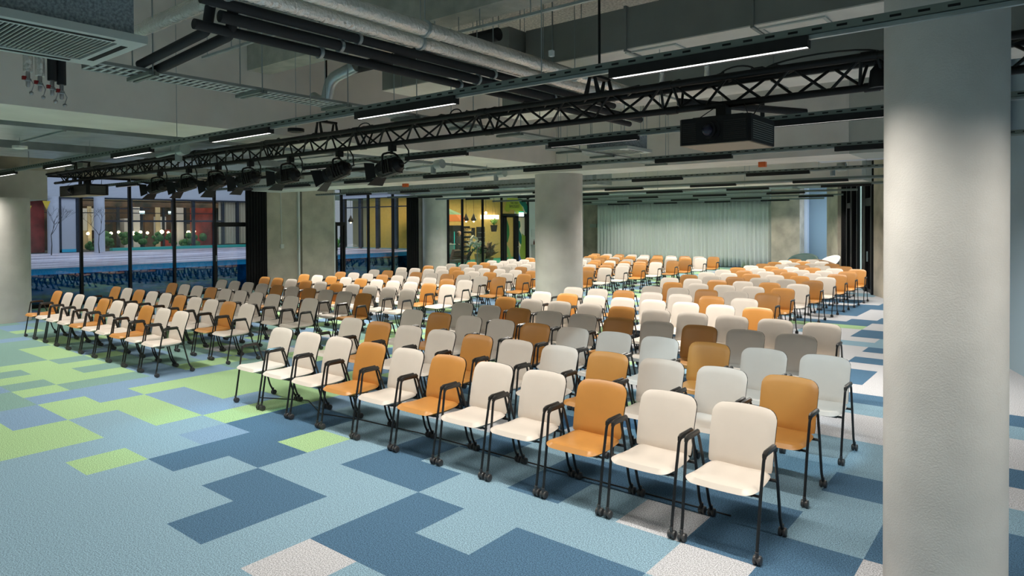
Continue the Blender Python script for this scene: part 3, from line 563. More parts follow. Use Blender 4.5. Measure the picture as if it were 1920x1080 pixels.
# ------------------------------------------------------------------ chairs
def chair(name, m_, label):
    t = thing(name, label, 'chair')
    # seat: rounded cushion
    def sheet(b_, nu, nv, fn, th):
        top = [fn(i/nu*2-1, j/nv) for j in range(nv+1) for i in range(nu+1)]
        k = len(top); 
        nrm = []
        for j in range(nv+1):
            for i in range(nu+1):
                a = Vector(top[j*(nu+1)+min(i+1, nu)])-Vector(top[j*(nu+1)+max(i-1, 0)]); c_ = Vector(top[min(j+1, nv)*(nu+1)+i])-Vector(top[max(j-1, 0)*(nu+1)+i]); nrm.append(a.cross(c_).normalized())
        def edge(i, j): return min(min(i, nu-i)/1.5, min(j, nv-j)/1.5, 1)
        up = []; dn = []
        for j in range(nv+1):
            for i in range(nu+1):
                q = j*(nu+1)+i; e = edge(i, j); e = math.sqrt(1-(1-e)**2)
                up.append(Vector(top[q])+nrm[q]*th*.5*e); dn.append(Vector(top[q])-nrm[q]*th*.5*e)
        f1 = [(j*(nu+1)+i, j*(nu+1)+i+1, (j+1)*(nu+1)+i+1, (j+1)*(nu+1)+i) for j in range(nv) for i in range(nu)]
        b_.add(up+dn, f1+[tuple(k+x for x in f[::-1]) for f in f1]); b_.smooth = True
    def rr(u, v, hw, hl, r):   # map unit square to rounded rectangle (superellipse-like)
        x, y = u*hw, (v*2-1)*hl; ax, ay = hw-r, hl-r
        if abs(x) > ax and abs(y) > ay:
            dx, dy = (abs(x)-ax)/r, (abs(y)-ay)/r; mx_ = max(dx, dy); L = math.hypot(dx, dy)
            if L > 0: s = mx_/L; x = math.copysign(ax+dx*s*r, x); y = math.copysign(ay+dy*s*r, y)
        return x, y
    us = 14
    def seat(u, v):
        x, y = rr(u, v, .243, .218, .085); yy = y+.198; wsc = 1-.10*max(0, yy)/.4
        z = .437+.006*(x/.23)**2-.016*max(0, (-yy+.05)/.06)**1.5 - .012*math.sin(min(1, max(0, yy/.4))*math.pi)
        if yy < .05: z = z
        return (x*wsc, yy, z)
    b_ = MB(); sheet(b_, 16, 14, seat, .046); seat_o = b_.build('seat', M[m_], t)
    def back(u, v, off=0):
        x, zz = rr(u, v, .228, .200, .074 if v > .5 else .018); h = zz+.200; k = h/.40
        y = .400+.055*k+.055*k*k - .022*(x/.228)**2 + off; z = .449+h*1.028-.016*k*k*(x/.228)**2
        return (x*(.97+.03*k), y, z)
    b_ = MB(); sheet(b_, 16, 14, lambda u, v: back(u, v), .022)
    bo = b_.build('backrest', M[m_], t)
    b_ = MB(); sheet(b_, 12, 10, lambda u, v: back(u*.995, v*.99+.005, .016), .012); b_.build('back_shell', M['pad'], bo)
    # frame: two side loops and cross rails
    def fr(b_):
        for s in (-1, 1):
            pts = [(s*.250, .0, .055), (s*.250, .012, .12), (s*.254, .062, .43), (s*.262, .100, .655), (s*.262, .300, .655), (s*.256, .375, .43), (s*.250, .455, .13), (s*.250, .495, .055)]
            p2 = rounded(pts, .035, 4); b_.tube(p2, .0105, 7)
            b_.cyl((s*.254, .07, .405), (s*.15, .07, .405), .009, 6); b_.cyl((s*.256, .375, .415), (s*.15, .38, .41), .011, 6)
        b_.cyl((-.2, .07, .402), (.2, .07, .402), .010, 6); b_.cyl((-.2, .38, .41), (.2, .38, .41), .010, 6)
        b_.box(-.16, -.13, .05, .40, .398, .412); b_.box(.13, .16, .05, .40, .398, .412)
        b_.box(-.17, -.13, .425, .437, .40, .52); b_.box(.13, .17, .425, .437, .40, .52); b_.box(-.16, -.14, .38, .43, .40, .412); b_.box(.14, .16, .38, .43, .40, .412)
    part('frame', 'black', t, fr)
    for s in (-1, 1):
        part('armrest', 'pad', t, lambda b_: b_.tube([(s*.262, .098, .640), (s*.262, .106, .660), (s*.262, .130, .669), (s*.262, .29, .669), (s*.262, .305, .655)], [.0125, .016, .0175, .0175, .012], 8))
    for (x, y) in ((-.25, 0), (.25, 0), (-.25, .495), (.25, .495)):
        part('caster', 'caster', t, lambda b_: (b_.lathe((x-.027, y+.012, .030), [(.016, 0), (.027, .003), (.030, .010), (.030, .017), (.026, .023)], 16, axis='x'), b_.lathe((x+.004, y+.012, .030), [(.026, 0), (.030, .006), (.030, .013), (.027, .020), (.016, .023)], 16, axis='x'), b_.cyl((x-.006, y+.010, .034), (x+.006, y+.010, .034), .022, 12), b_.cyl((x, y+.004, .04), (x, y, .085), .0125, 8)))
    return t
protoC = chair('conference_chair', 'cream', ''); protoT = chair('conference_chair', 'tan', '')
used = {'c': False, 'o': False}
def place(x, y, kind, label, group, yaw=0.):
    src = protoC if kind == 'c' else protoT
    if not used[kind]: r_ = src; used[kind] = True
    else:
        r_ = src.copy(); col.objects.link(r_)
        for ch in src.children:
            c_ = ch.copy(); col.objects.link(c_); c_.parent = r_
            for g in ch.children:
                d_ = g.copy(); col.objects.link(d_); d_.parent = c_
    r_.location = (x, y, 0); r_.rotation_euler = (0, 0, yaw); r_['label'] = label; r_['group'] = group; r_['category'] = 'chair'
PITCHX = .571
def rowy(r): return 4.165+1.0875*(r-1)-(.02 if r == 2 else 0)
# right ends (outer side of the right front leg) per row; strings run from the right end leftwards, '.' = no chair / hidden
LEFT = {1: (-9.755, 'ccoccocc' + 'co'), 2: (-9.80, 'cocc' + 'occoco'), 3: (-9.70, 'cccccc' + 'occo'), 4: (-9.62, 'occoco' + 'cccc'), 5: (-9.62, 'ccccoc' + 'ocoo'),
        6: (-9.58, 'coccco' + 'coco'), 7: (-9.53, '.coccc' + 'occo'), 8: (-9.45, '.occoc' + 'ococ'), 9: (-9.53, '.ococo' + 'cccc'), 10: (-9.53, '.coccc' + 'coco'),
        11: (-9.62, 'o..coc' + 'occc'), 12: (-9.70, 'co..' + '.cccoo'), 13: (-9.75, 'coc..' + 'ccccc'), 14: (-9.75, 'cc'[:0]+'ocooc' + '..occ'), 15: (-9.75, 'cooco' + 'c...o'),
        16: (-9.68, 'oooc' + 'ooc...'), 17: (-9.70, 'ococ' + 'ocoo..'), 18: (-9.62, 'cococ' + 'oooo.'), 19: (-9.58, 'ococo' + 'ccoco')}
LEFT[1] = (-9.755, 'ccoccoccco'); LEFT[2] = (-9.80, 'coccoccoco')
RIGHT = {1: (-1.415, 0, 'ccoccococcc'), 2: (-1.425, 0, 'occoccoccoc'), 3: (-1.423, 0, 'ccocccocc'+'oc'), 4: (-1.42, 1, 'ccocoococc'), 5: (-1.42, 1, 'ccccco'+'ccco'),
         6: (-1.44, 3, 'occccc'+'oc'), 7: (-1.46, 4, 'coccocc'), 8: (-1.44, 4, 'ococc'), 9: (-1.50, 4, 'occco'), 10: (-1.52, 4, 'cococc'), 11: (-1.53, 4, 'occoco'),
         12: (-1.53, 4, 'cococc'), 13: (-1.53, 4, 'ocococ'), 14: (-1.53, 4, 'occoco'), 15: (-1.53, 4, 'ocococ'), 16: (-1.53, 5, 'ococo'), 17: (-1.53, 6, 'occo'), 18: (-1.53, 7, 'coc'), 19: (-1.53, 8, 'co')}
RIGHT[4] = (-1.42, 1, 'ccococococ'[:0]+'ccococcocc')
cn = {'c': 'cream', 'o': 'tan'}
for r_, (ar, s) in LEFT.items():
    k_ = 0
    for k, ch in enumerate(s):
        if ch == '.': 
            if r_ > 10: k_ += 1
            continue
        place(ar-.25-PITCHX*k, rowy(r_), ch, '%s wheeled chair in the %s row of the left block, %s from its right end' % (cn[ch], ordn[r_-1], ordn[k_]), 'chairs of the left seating block', rnd.uniform(-.012, .012)); k_ += 1
for r_, (ar, k0, s) in RIGHT.items():
    for k, ch in enumerate(s):
        place(ar-.25-PITCHX*(k+k0), rowy(r_), ch, '%s wheeled chair in the %s row of the right block, %s from its right end' % (cn[ch], ordn[r_-1], ordn[k]), 'chairs of the right seating block', rnd.uniform(-.012, .012))
# cable on the carpet under the front row
tag(part('floor_cable', 'cable', None, lambda b_: b_.tube([(-7.6, 4.45, .007), (-7.0, 4.75, .006), (-6.4, 4.5, .006), (-5.9, 4.62, .006), (-5.0, 4.7, .006), (-3, 4.72, .006), (-1.8, 4.75, .006)], .006, 5), loc=(-7.6, 4.45, 0)), 'thin black cable lying on the carpet under the front row of the right block', 'cable')
# lounge chairs at the far end
def shell(x, y, m_, label, yaw, w_=.42, h_=.44):
    t = thing('lounge_chair', label, 'armchair', (x, y, 0))
    def f(b_):
        vs_ = []; n1, n2 = 16, 6
        for j in range(n2+1):
            for i in range(n1+1):
                g = math.pi*(-.15+1.3*i/n1)+yaw; k = j/n2; rr_ = w_*(.72+.28*k); hh = .40+(h_*math.sin(max(0, min(1, (i/n1)))*math.pi)**.8)*k
                vs_.append((x+rr_*math.cos(g), y+rr_*math.sin(g), hh))
        fs = [(j*(n1+1)+i, j*(n1+1)+i+1, (j+1)*(n1+1)+i+1, (j+1)*(n1+1)+i) for j in range(n2) for i in range(n1)]
        b_.add(vs_, fs); b_.smooth = True
    s_ = part('shell_back', m_, t, f); sm = s_.modifiers.new('thick', 'SOLIDIFY'); sm.thickness = .03
    part('seat', m_, t, lambda b_: b_.lathe((x, y, .36), [(.2, 0), (.30, .02), (.30, .07), (.2, .09)], 20))
    for k in range(4):
        g = math.pi*(k/2+.25); part('leg', 'black', t, lambda b_: b_.cyl((x+.12*math.cos(g), y+.12*math.sin(g), .37), (x+.28*math.cos(g), y+.28*math.sin(g), 0), .014, 8))
shell(-7.55, 27.4, 'greenchair', 'dark green shell armchair in front of the stained concrete pier', 0, .58, .50)
shell(-6.15, 25.2, 'brownshell', 'brown shell armchair at the far right behind the chairs', 1.0, .55, .40)
shell(-6.45, 26.6, 'white', 'pale shell armchair at the far right behind the brown one', -.6, .45, .50)

# ------------------------------------------------------------------ curtains
def curtain(label, p, q, z0, z1, m_, folds, amp, loc, th=.01):
    t = thing('curtain', label, 'curtain', loc); p, q = Vector((*p, 0)), Vector((*q, 0)); d_ = q-p; nn = d_.normalized().cross(Vector((0, 0, 1)))
    def f(b_):
        N = folds*10; vs_ = []; rr_ = random.Random(5); ph = 0; A = 1
        zs = [z0+(z1-z0)*k/6 for k in range(7)]
        xs = []
        for i in range(N+1):
            ph += 2*math.pi/10*rr_.uniform(.75, 1.25); xs.append((i/N, math.sin(ph)*amp*rr_.uniform(.85, 1.1)))
        for zi, z in enumerate(zs):
            for (u, o_) in xs:
                k = 1-.35*(z-z0)/(z1-z0); w_ = p+d_*u+nn*o_*k; vs_.append((w_.x, w_.y, z))
        fs = [(j*(N+1)+i, j*(N+1)+i+1, (j+1)*(N+1)+i+1, (j+1)*(N+1)+i) for j in range(6) for i in range(N)]
        b_.add(vs_, fs); b_.smooth = True
    o = part('cloth', m_, t, f); o.data.polygons.foreach_set('use_smooth', [True]*len(o.data.polygons)); s = o.modifiers.new('thick', 'SOLIDIFY'); s.thickness = th
    bb = MB(); bb.box(min(p.x, q.x), max(p.x, q.x)+.02, min(p.y, q.y), max(p.y, q.y)+.02, z1, z1+.03); bb.build('curtain_track', M['frame'], t)
curtain('long sage green curtain across the back of the room', (-19.3, 31.45), (-10.05, 31.45), .03, 3.135, 'sage', 46, .075, (-14.6, 31.45, .03))
curtain('black curtain beside the left windows and the plaster pier', (-20.25, 11.45), (-20.25, 12.22), .03, 3.42, 'blackcurtain', 8, .04, (-20.25, 11.8, .03))
curtain('black curtain beside the cafe column', (-20.25, 18.37), (-20.25, 19.05), .03, 3.24, 'blackcurtain', 7, .04, (-20.25, 18.8, .03))

# ------------------------------------------------------------------ left windows
def window(name, posts, y0, y1, z1, doors=(), x=WX, film=True, kind='structure'):
    t = thing(name, None, None, (x, (y0+y1)/2, 0)); t['kind'] = 'structure'
    for y in posts: bx('mullion', 'frame', t, x-.03, x+.07, y-.032, y+.032, 0, z1)
    bx('sill_frame', 'frame', t, x-.03, x+.07, y0, y1, 0, .09); bx('head_frame', 'frame', t, x-.03, x+.07, y0, y1, z1-.05, z1)
    ys = sorted(set([y0]+list(posts)+[y1]))
    for a, b_ in zip(ys, ys[1:]):
        if b_-a < .1: continue
        if film:
            MB().box(x+.0, x+.008, a, b_, .09, .86).build('tinted_pane', M['film'], t); MB().box(x+.0, x+.008, a, b_, .86, z1-.05).build('pane', M['glass'], t)
        else: MB().box(x+.0, x+.008, a, b_, .09, z1-.05).build('pane', M['glass'], t)
    for a, b_ in doors:
        d_ = part('door_leaf', 'frame', t, lambda q: (q.box(x-.03, x+.08, a, b_, 2.08, 2.22), q.box(x-.02, x+.09, a, a+.10, 0, 2.1), q.box(x-.02, x+.09, b_-.06, b_, 0, 2.1), q.box(x-.02, x+.09, a, b_, 0, .12)))
        part('handle', 'galv', d_, lambda q: q.cyl((x+.12, a+.05, 1.0), (x+.12, a+.05, 1.18), .012, 8))
    return t
window('window_1', [4.38, 5.62, 6.84, 8.07, 9.31, 10.55], 3.0, 12.25, 3.46, [(10.5, 11.75)])
window('window_2', [15.38, 16.63, 17.86], 15.05, 19.25, 3.46, [(15.05, 15.5)])
window('window_3', [21.0, 21.91, 23.28, 24.65, 26.72], 20.2, 26.83, 3.46, [], film=False)
w3 = thing('cafe_door', 'black framed glass double door with leaf stickers beside the cafe', 'door', (WX, 25.7, 0))
part('frame', 'frame', w3, lambda b_: (b_.box(WX-.04, WX+.09, 24.65, 26.72, 2.44, 2.62), b_.box(WX-.04, WX+.09, 24.70, 24.96, 0, 2.5), b_.box(WX-.04, WX+.09, 25.60, 25.88, 0, 2.5), b_.box(WX-.04, WX+.09, 26.52, 26.72, 0, 2.5)))
part('door_handle', 'galv', w3, lambda b_: b_.cyl((WX+.14, 25.74, 1.0), (WX+.14, 25.98, 1.0), .014, 8))
def sticker(name, m_, pts, label=None, parent=w3, dx=.012):
    bb = MB(); bb.prism([(WX+dx, y, z) for y, z in pts][::-1], (.003, 0, 0)); return bb.build(name, M[m_], parent)
def blob(c, ry, rz, k=22, wob=.0, ph=0, a0=0, a1=2*math.pi): return [(c[0]+ry*math.cos(a0+(a1-a0)*i/k)*(1+wob*math.sin(3*i*2*math.pi/k+ph)), c[1]+rz*math.sin(a0+(a1-a0)*i/k)*(1+wob*math.sin(2*i*2*math.pi/k+ph))) for i in range(k)]
sticker('yellow_sticker', 'lime', [(24.98, 2.72), (24.88, 2.85), (25.0, 3.1), (25.1, 3.38), (25.9, 3.38), (26.05, 3.15), (26.3, 2.95), (26.35, 2.62), (25.75, 2.62), (25.68, 2.75), (25.5, 2.83), (25.32, 2.80), (25.2, 2.70)])
sticker('leaf_sticker', 'tealst', [(25.95, 3.36), (26.1, 3.12), (26.35, 2.95), (26.5, 2.72), (26.69, 2.66), (26.69, 3.0), (26.55, 3.22), (26.25, 3.36)], dx=.016)
sticker('green_leaf_sticker', 'green2', [(24.97, 2.4), (25.03, 2.4), (25.22, 2.0), (25.25, 1.6), (25.12, 1.25), (24.97, 1.2)])
sticker('grass_sticker', 'palmleaf', [(24.97, 1.2), (25.2, .95), (25.38, .5), (25.5, .1), (25.3, .1), (25.15, .55), (24.97, .9)])
sticker('teal_plant_sticker', 'tealst', [(25.9, 2.3), (26.08, 2.25), (26.12, 2.0), (26.02, 1.85), (26.18, 1.6), (26.3, 1.2), (26.42, .95), (26.2, 1.05), (26.02, 1.2), (25.9, 1.5)])
sticker('lime_drop_sticker', 'limelight', [(26.22, 1.65), (26.5, 1.5), (26.51, .12), (26.3, .2), (26.08, .45), (26.05, .8), (26.2, 1.2)], dx=.016)
sticker('blue_sticker', 'bluest', [(25.89, .9), (26.0, .6), (26.2, .3), (26.4, .12), (25.89, .12)], dx=.02)
def text_mesh(name, txt, size, m_, parent, rot, loc):
    cu = bpy.data.curves.new(name, 'FONT'); cu.body = txt; cu.size = size; cu.align_x = 'CENTER'; cu.extrude = .002
    to = bpy.data.objects.new('tmp', cu); col.objects.link(to); bpy.context.view_layer.update()
    me = bpy.data.meshes.new_from_object(to.evaluated_get(bpy.context.evaluated_depsgraph_get())); bpy.data.objects.remove(to)
    me.materials.clear(); me.materials.append(M[m_]); o = bpy.data.objects.new(name, me); col.objects.link(o); o.parent = parent; o.rotation_euler = rot; o.location = loc; return o
def mirrored_text(txt, y, z, size, name):
    # read from inside the room the lettering is back to front: its reading side faces the cafe
    text_mesh(name, txt, size, 'ink', w3, (R(90), 0, R(-90)), (.018, y-25.7, z))
mirrored_text('HIER GIBT', 25.62, 3.10, .13, 'sticker_lettering'); mirrored_text('ESSZONE', 25.62, 2.92, .19, 'sticker_lettering')
t = thing('exit_sign', 'small glowing white exit sign over the cafe door', 'sign', (WX+.14, 26.03, 2.5))
bx('lit_panel', 'exitglow', t, WX+.12, WX+.16, 25.86, 26.20, 2.49, 2.68); bx('green_top', 'exitgreen', t, WX+.12, WX+.165, 25.86, 26.20, 2.68, 2.73)
t = thing('notice', 'small white notice on the pale wall right of the cafe door', 'notice', (WX+.01, 27.15, 1.6)); bx('sheet', 'paper', t, WX, WX+.01, 27.02, 27.28, 1.45, 1.85)
t = thing('wall_counter', 'narrow pale counter on the wall right of the cafe door', 'counter', (WX+.1, 27.4, 0)); bx('top', 'white', t, WX, WX+.3, 26.95, 28.4, 1.04, 1.07); bx('panel', 'white', t, WX, WX+.25, 27.0, 28.35, 0, 1.04)
t = thing('glass_bottle', 'small brown bottle on the narrow pale counter', 'bottle', (WX+.15, 27.05, 1.07)); part('body', 'bottle', t, lambda b_: b_.lathe((WX+.15, 27.05, 1.07), [(.035, 0), (.037, .14), (.014, .20), (.014, .26)], 14))
# conduit, switch on the pier
t = thing('conduit', 'thin white conduit ending in a box on the plaster pier', 'conduit', (WX+.04, 13.02, 1.4)); part('tube', 'white', t, lambda b_: b_.cyl((WX+.035, 12.9, 1.45), (WX+.035, 12.86, 3.46), .014, 8)); bx('switch_box', 'white', t, WX+.02, WX+.07, 12.84, 12.96, 1.33, 1.47)

# ------------------------------------------------------------------ courtyard and far facade
tbox('raised_deck', 'deck', 'raised courtyard decking of pale boards beyond the left windows', 'decking', -33.4, -21.35, 2, 20.8, .86, .97)
tbox('deck_edge', 'deckedge', 'edge of the courtyard deck, painted bright as if blue-lit', 'deck edge', -21.345, -21.29, 2, 20.8, .80, .965)  # blue light on the deck edge is put into its colour
tbox('under_deck_wall', 'deepblue', 'dark blue wall under the courtyard deck', 'wall', -21.95, -21.8, 2, 20.8, 0, .85)
tbox('under_deck_floor', 'deepblue', 'dark blue ground strip below the courtyard deck', 'ground', -21.8, -21.0, 2, 20.8, -.02, 0)
def facade():
    t = thing('courtyard_facade', 'long glazed facade with white fascia across the courtyard', 'building', (-34, 12, .97))
    bx('fascia', 'fascia', t, -34.3, -33.9, 0, 24, 3.42, 6.2); bx('fascia_edge', 'darkframe', t, -34.0, -33.85, 0, 24, 3.34, 3.42)
    bx('back_wall', 'brown', t, -38.2, -38, 0, 24, .9, 3.4); bx('interior_floor', 'darkroom', t, -38, -34, 0, 24, .9, .97); bx('interior_ceiling', 'creamcurt', t, -38, -34.3, 0, 24, 3.42, 3.5)
    for y in (8.9, 10.5, 11.2, 13.43, 15.4, 16.4, 17.95): bx('post', 'darkframe', t, -34.05, -33.9, y-.07, y+.07, .97, 3.36)
    bx('transom', 'darkframe', t, -34.02, -33.95, 12.2, 17.9, 2.3, 2.38); bx('transom', 'darkframe', t, -34.02, -33.95, 12.2, 14.3, 2.9, 2.95)
    bx('planter_strip', 'teal', t, -33.95, -33.6, 12.5, 24, .97, 1.1)
    bx('wall_panel', 'fascia', t, -33.98, -33.92, 10.15, 11.15, 1.1, 3.34); bx('panel_base', 'deckedge', t, -33.98, -33.90, 10.15, 11.15, .97, 1.1)
    bx('red_panel', 'red', t, -34.6, -34.5, 9.5, 10.1, .97, 3.3); bx('red_panel', 'red', t, -36.6, -36.5, 17.5, 18.8, .97, 3.3)
    for i in range(14):
        y = 11.6+i*.46; part('glowing_bulb', 'glow', t, lambda b_: b_.ball((-36.0-.3*(i % 3), y, 1.75+.05*(i % 2)), .07 if i % 3 else .10, 8, 6))
    for i, (y, w_, m_) in enumerate(((11.9, .10, 'darkframe'), (12.6, .16, 'creamcurt'), (13.0, .08, 'darkframe'), (13.9, .14, 'darkframe'), (14.7, .30, 'fascia'), (15.05, .10, 'darkframe'), (15.8, .22, 'creamcurt'), (16.15, .10, 'darkframe'), (16.9, .34, 'fascia'), (17.3, .10, 'darkframe'), (9.0, .2, 'fascia'), (8.4, .12, 'darkframe'))):
        bx('interior_post', m_, t, -36.9, -36.8, y, y+w_, .97, 3.4)
    bx('interior_beam', 'brown', t, -35.4, -35.2, 8, 20, 3.05, 3.35); bx('interior_rail', 'darkframe', t, -35.1, -35.05, 8, 20, 2.72, 2.76); bx('cool_glass', 'pale', t, -37.5, -37.45, 12.0, 13.6, 1.9, 3.0); bx('cool_glass', 'pale', t, -37.5, -37.45, 15.2, 16.6, 1.5, 2.6)
    rr_ = random.Random(9)
    for i in range(9):
        y = 11.5+i*.72; z = rr_.uniform(1.0, 1.3); part('interior_plant', 'leaf', t, lambda b_: [b_.ball((-35.2+rr_.uniform(-.2, .2), y+rr_.uniform(-.2, .2), z+rr_.uniform(0, .5)), rr_.uniform(.08, .2), 7, 5) for _ in range(7)])
    for i in range(10):
        y = 8.4+i*1.0; bx('interior_fitting', ('darkroom', 'fascia', 'brown', 'red', 'creamcurt')[i % 5], t, -37.9, -37.2, y, y+.45, .97, 1.9+.3*(i % 4))
    for y, m_ in ((14.5, 'exitglow'), (15.9, 'exitglow')): bx('lit_sign', m_, t, -35.6, -35.55, y, y+.22, 2.72, 2.86)
    bx('curtain_panel', 'creamcurt', t, -34.12, -34.08, 17.8, 21.5, 1.15, 3.36)
    for i in range(22): part('curtain_fold', 'creamcurt', t, lambda b_: b_.cyl((-34.06, 17.86+i*.165, 1.15), (-34.06, 17.86+i*.165, 3.36), .045, 6))
    for y in (18.75, 19.7, 20.6): bx('post', 'darkframe', t, -34.02, -33.88, y-.07, y+.07, .97, 3.36)
    return t
facade()
lamp('AREA', 'facade_interior_light', (-36, 13, 3.3), 150, (1, .82, .6), (0, 0, 0), 3, 12)
for (y, lb) in ((9.98, 'white round column on the courtyard deck, nearer the left column'), (11.75, 'white round column on the courtyard deck beside a bare tree')):
    o = MB().lathe((-33.0, y, .97), [(.21, 0), (.21, 2.42)], 24).build('courtyard_column', M['fascia'], loc=(-33.0, y, .97)); tag(o, lb, 'column', 'white columns on the deck')
def tree(x, y, z, h, label, seed):
    t = thing('bare_tree', label, 'tree', (x, y, z)); rr_ = random.Random(seed)
    def br(b_, p, d_, L, r, lv):
        q = p+d_*L; b_.tube([p, (p+q)/2+Vector((rr_.uniform(-.03, .03), rr_.uniform(-.03, .03), 0)), q], [r, r*.8, r*.6], 5)
        if lv:
            for _ in range(3): br(b_, q, (d_+Vector((rr_.uniform(-.7, .7), rr_.uniform(-.9, .9), rr_.uniform(-.1, .5)))).normalized(), L*.68, r*.6, lv-1)
    part('branches', 'hair', t, lambda b_: br(b_, Vector((x, y, z)), Vector((0, 0, 1)), h*.38, .02, 4))
tree(-31.5, 11.2, .97, 2.0, 'bare young tree in front of the white courtyard column', 4); tree(-31, 9.3, .97, 2.1, 'bare young tree seen just right of the left column', 8)
for i, (y, z) in enumerate(((8.8, 2.95), (9.45, 3.15))):
    o = MB().prism([(-32, y-.14, z), (-32, y+.14, z), (-32, y, z-.38)], (.01, 0, 0)).build('pennant', M['pennant'], loc=(-32, y, z)); MB().cyl((-32, y, z), (-33.0, 9.98, 3.35), .004, 5).build('pennant_string', M['cable'], o); tag(o, 'yellow pennant flag in the courtyard, %s one' % ('lower left' if i == 0 else 'upper right'), 'flag')
# ------------------------------------------------------------------ cafe
struct('floor_cafe', 'teal', lambda b_: b_.box(-33.8, -20.55, 20.95, 33.8, -.05, .004))
struct('wall_cafe_back', 'yellow', lambda b_: (b_.box(-27.2, -27.0, 22, 34, 0, 3.6)))
struct('wall_cafe_end', 'white', lambda b_: b_.box(-27, -20.6, 33.8, 34, 0, 3.6))
struct('ceiling_cafe', 'bulk', lambda b_: b_.box(-33.8, -20.6, 20.9, 34, 3.6, 3.7))
lamp('AREA', 'cafe_light', (-24, 27, 3.5), 330, (1, .78, .45), (0, 0, 0), 4, 9)
lamp('AREA', 'cafe_side_light', (-29, 24.5, 3.5), 170, (1, .85, .65), (0, 0, 0), 4, 4)
def cafe_side():
    t = thing('cafe_side_glazing', 'slate framed cafe glazing facing the courtyard, seen through the second window', 'window', (-24.5, 21.2, 0))
    bx('fascia', 'fascia', t, -28.1, -21.05, 21.0, 21.15, 3.42, 5.2)
    for x in (-28.0, -26.7, -25.4, -24.1, -22.8, -21.5): bx('post', 'darkframe', t, x-.11, x+.11, 21.15, 21.28, 0, 3.5)
    bx('plinth', 'tealbox', t, -28.1, -21.05, 21.2, 21.3, 0, 1.0); bx('head', 'darkframe', t, -28.1, -21.05, 21.15, 21.28, 3.40, 3.5); bx('transom', 'darkframe', t, -28.1, -21.05, 21.18, 21.24, 2.95, 3.0)
cafe_side()
struct('wall_cafe_far', 'creamcurt', lambda b_: b_.box(-33.5, -27.2, 26.0, 26.2, 0, 3.6))
t = thing('blue_fridge', 'tall slate blue fridge in the cafe, seen through the second window', 'fridge', (-28.8, 24.2, 0)); bx('body', 'darkframe', t, -29.2, -28.3, 23.9, 24.6, 0, 2.4, .03); bx('label_plate', 'paper', t, -28.6, -28.4, 23.89, 23.9, 2.0, 2.08)
t = thing('poster_panel', 'narrow yellow poster beside the blue fridge', 'poster', (-29.6, 24.0, 1)); bx('sheet', 'yellowpost', t, -29.65, -29.3, 23.95, 24.0, 0, 2.1); part('dots', 'orangebox', t, lambda b_: [b_.cyl((-29.55+.12*(i % 2), 23.95, 1.5+.12*i), (-29.55+.12*(i % 2), 23.94, 1.5+.12*i), .05, 10) for i in range(5)])
def pendant(x, y, z, label):
    t = thing('pendant_lamp', label, 'lamp', (x, y, z)); part('shade', 'projector', t, lambda b_: b_.lathe((x, y, z), [(.06, -.02), (.14, .02), (.15, .08), (.07, .24), (.02, .38)], 18)); part('bulb', 'glow', t, lambda b_: b_.ball((x, y, z-.03), .05, 10, 6)); part('cord', 'cable', t, lambda b_: b_.cyl((x, y, z+.36), (x, y, 3.6), .008, 5))
pendant(-24, 25.97, 2.30, 'black drop-shaped pendant lamp in the cafe, left of the pair'); pendant(-24, 26.56, 2.30, 'black drop-shaped pendant lamp in the cafe, right of the pair, glowing'); pendant(-31.1, 24, 2.27, 'black drop-shaped pendant lamp seen through the second window')
t = thing('cafe_spotlight', 'bright bare cafe spotlight above the lit sign', 'lamp', (-24, 27.55, 2.73)); part('bulb', 'glow', t, lambda b_: b_.ball((-24, 27.55, 2.73), .07, 10, 6)); part('cord', 'cable', t, lambda b_: b_.cyl((-24, 27.55, 2.8), (-24, 27.55, 3.6), .01, 5))
lamp('POINT', 'cafe_bulb', (-23.9, 27.5, 2.6), 60, (1, .8, .5), size=.08)
t = thing('lit_sign', 'glowing cream sign box on the yellow cafe wall', 'sign', (-26.9, 31.2, 2.4)); bx('light_box', 'signglow', t, -26.99, -26.8, 30.5, 32.0, 2.42, 2.68); 
text_mesh('sign_lettering', 'BISTRO', .2, 'orange', t, (R(90), 0, R(90)), (.11, .05, .08))
def umbrella():
    c = (-25.3, 25.2); t = thing('parasol', 'green and orange cafe parasol beside the column', 'parasol', (*c, 0))
    def gore(b_, r0, z0, r1, z1, n=8):
        vs_ = [(c[0]+r0*math.cos(2*math.pi*i/n), c[1]+r0*math.sin(2*math.pi*i/n), z0) for i in range(n)]+[(c[0]+r1*math.cos(2*math.pi*i/n), c[1]+r1*math.sin(2*math.pi*i/n), z1) for i in range(n)]
        b_.add(vs_, [(i, (i+1) % n, n+(i+1) % n, n+i) for i in range(n)])
    part('canopy', 'greencanvas', t, lambda b_: (gore(b_, .02, 3.2, 1.3, 2.62))); part('valance', 'orange', t, lambda b_: (gore(b_, 1.3, 2.62, 1.65, 2.27))); part('pole', 'white', t, lambda b_: b_.cyl((*c, 0), (*c, 3.05), .025, 10))
umbrella()
t = thing('cafe_counter', 'teal panelled cafe counter with pale top', 'counter', (-25, 25.4, 0)); bx('cabinet', 'tealbox', t, -25.6, -25.0, 24.3, 26.1, 0, 1.03); bx('top', 'white', t, -25.65, -24.95, 24.25, 26.15, 1.03, 1.07)
t = thing('coffee_machine', 'dark coffee machine on the teal counter', 'coffee machine', (-25.3, 25.75, 1.07)); bx('body', 'projector', t, -25.5, -25.1, 25.5, 26.0, 1.12, 1.42); bx('base', 'galv', t, -25.5, -25.1, 25.5, 26.0, 1.07, 1.12)
t = thing('storage_box', 'dark teal box in front of the cafe counter', 'box', (-24.6, 25.35, 0)); bx('body', 'deepblue', t, -24.8, -24.4, 25.1, 25.7, 0, .55)
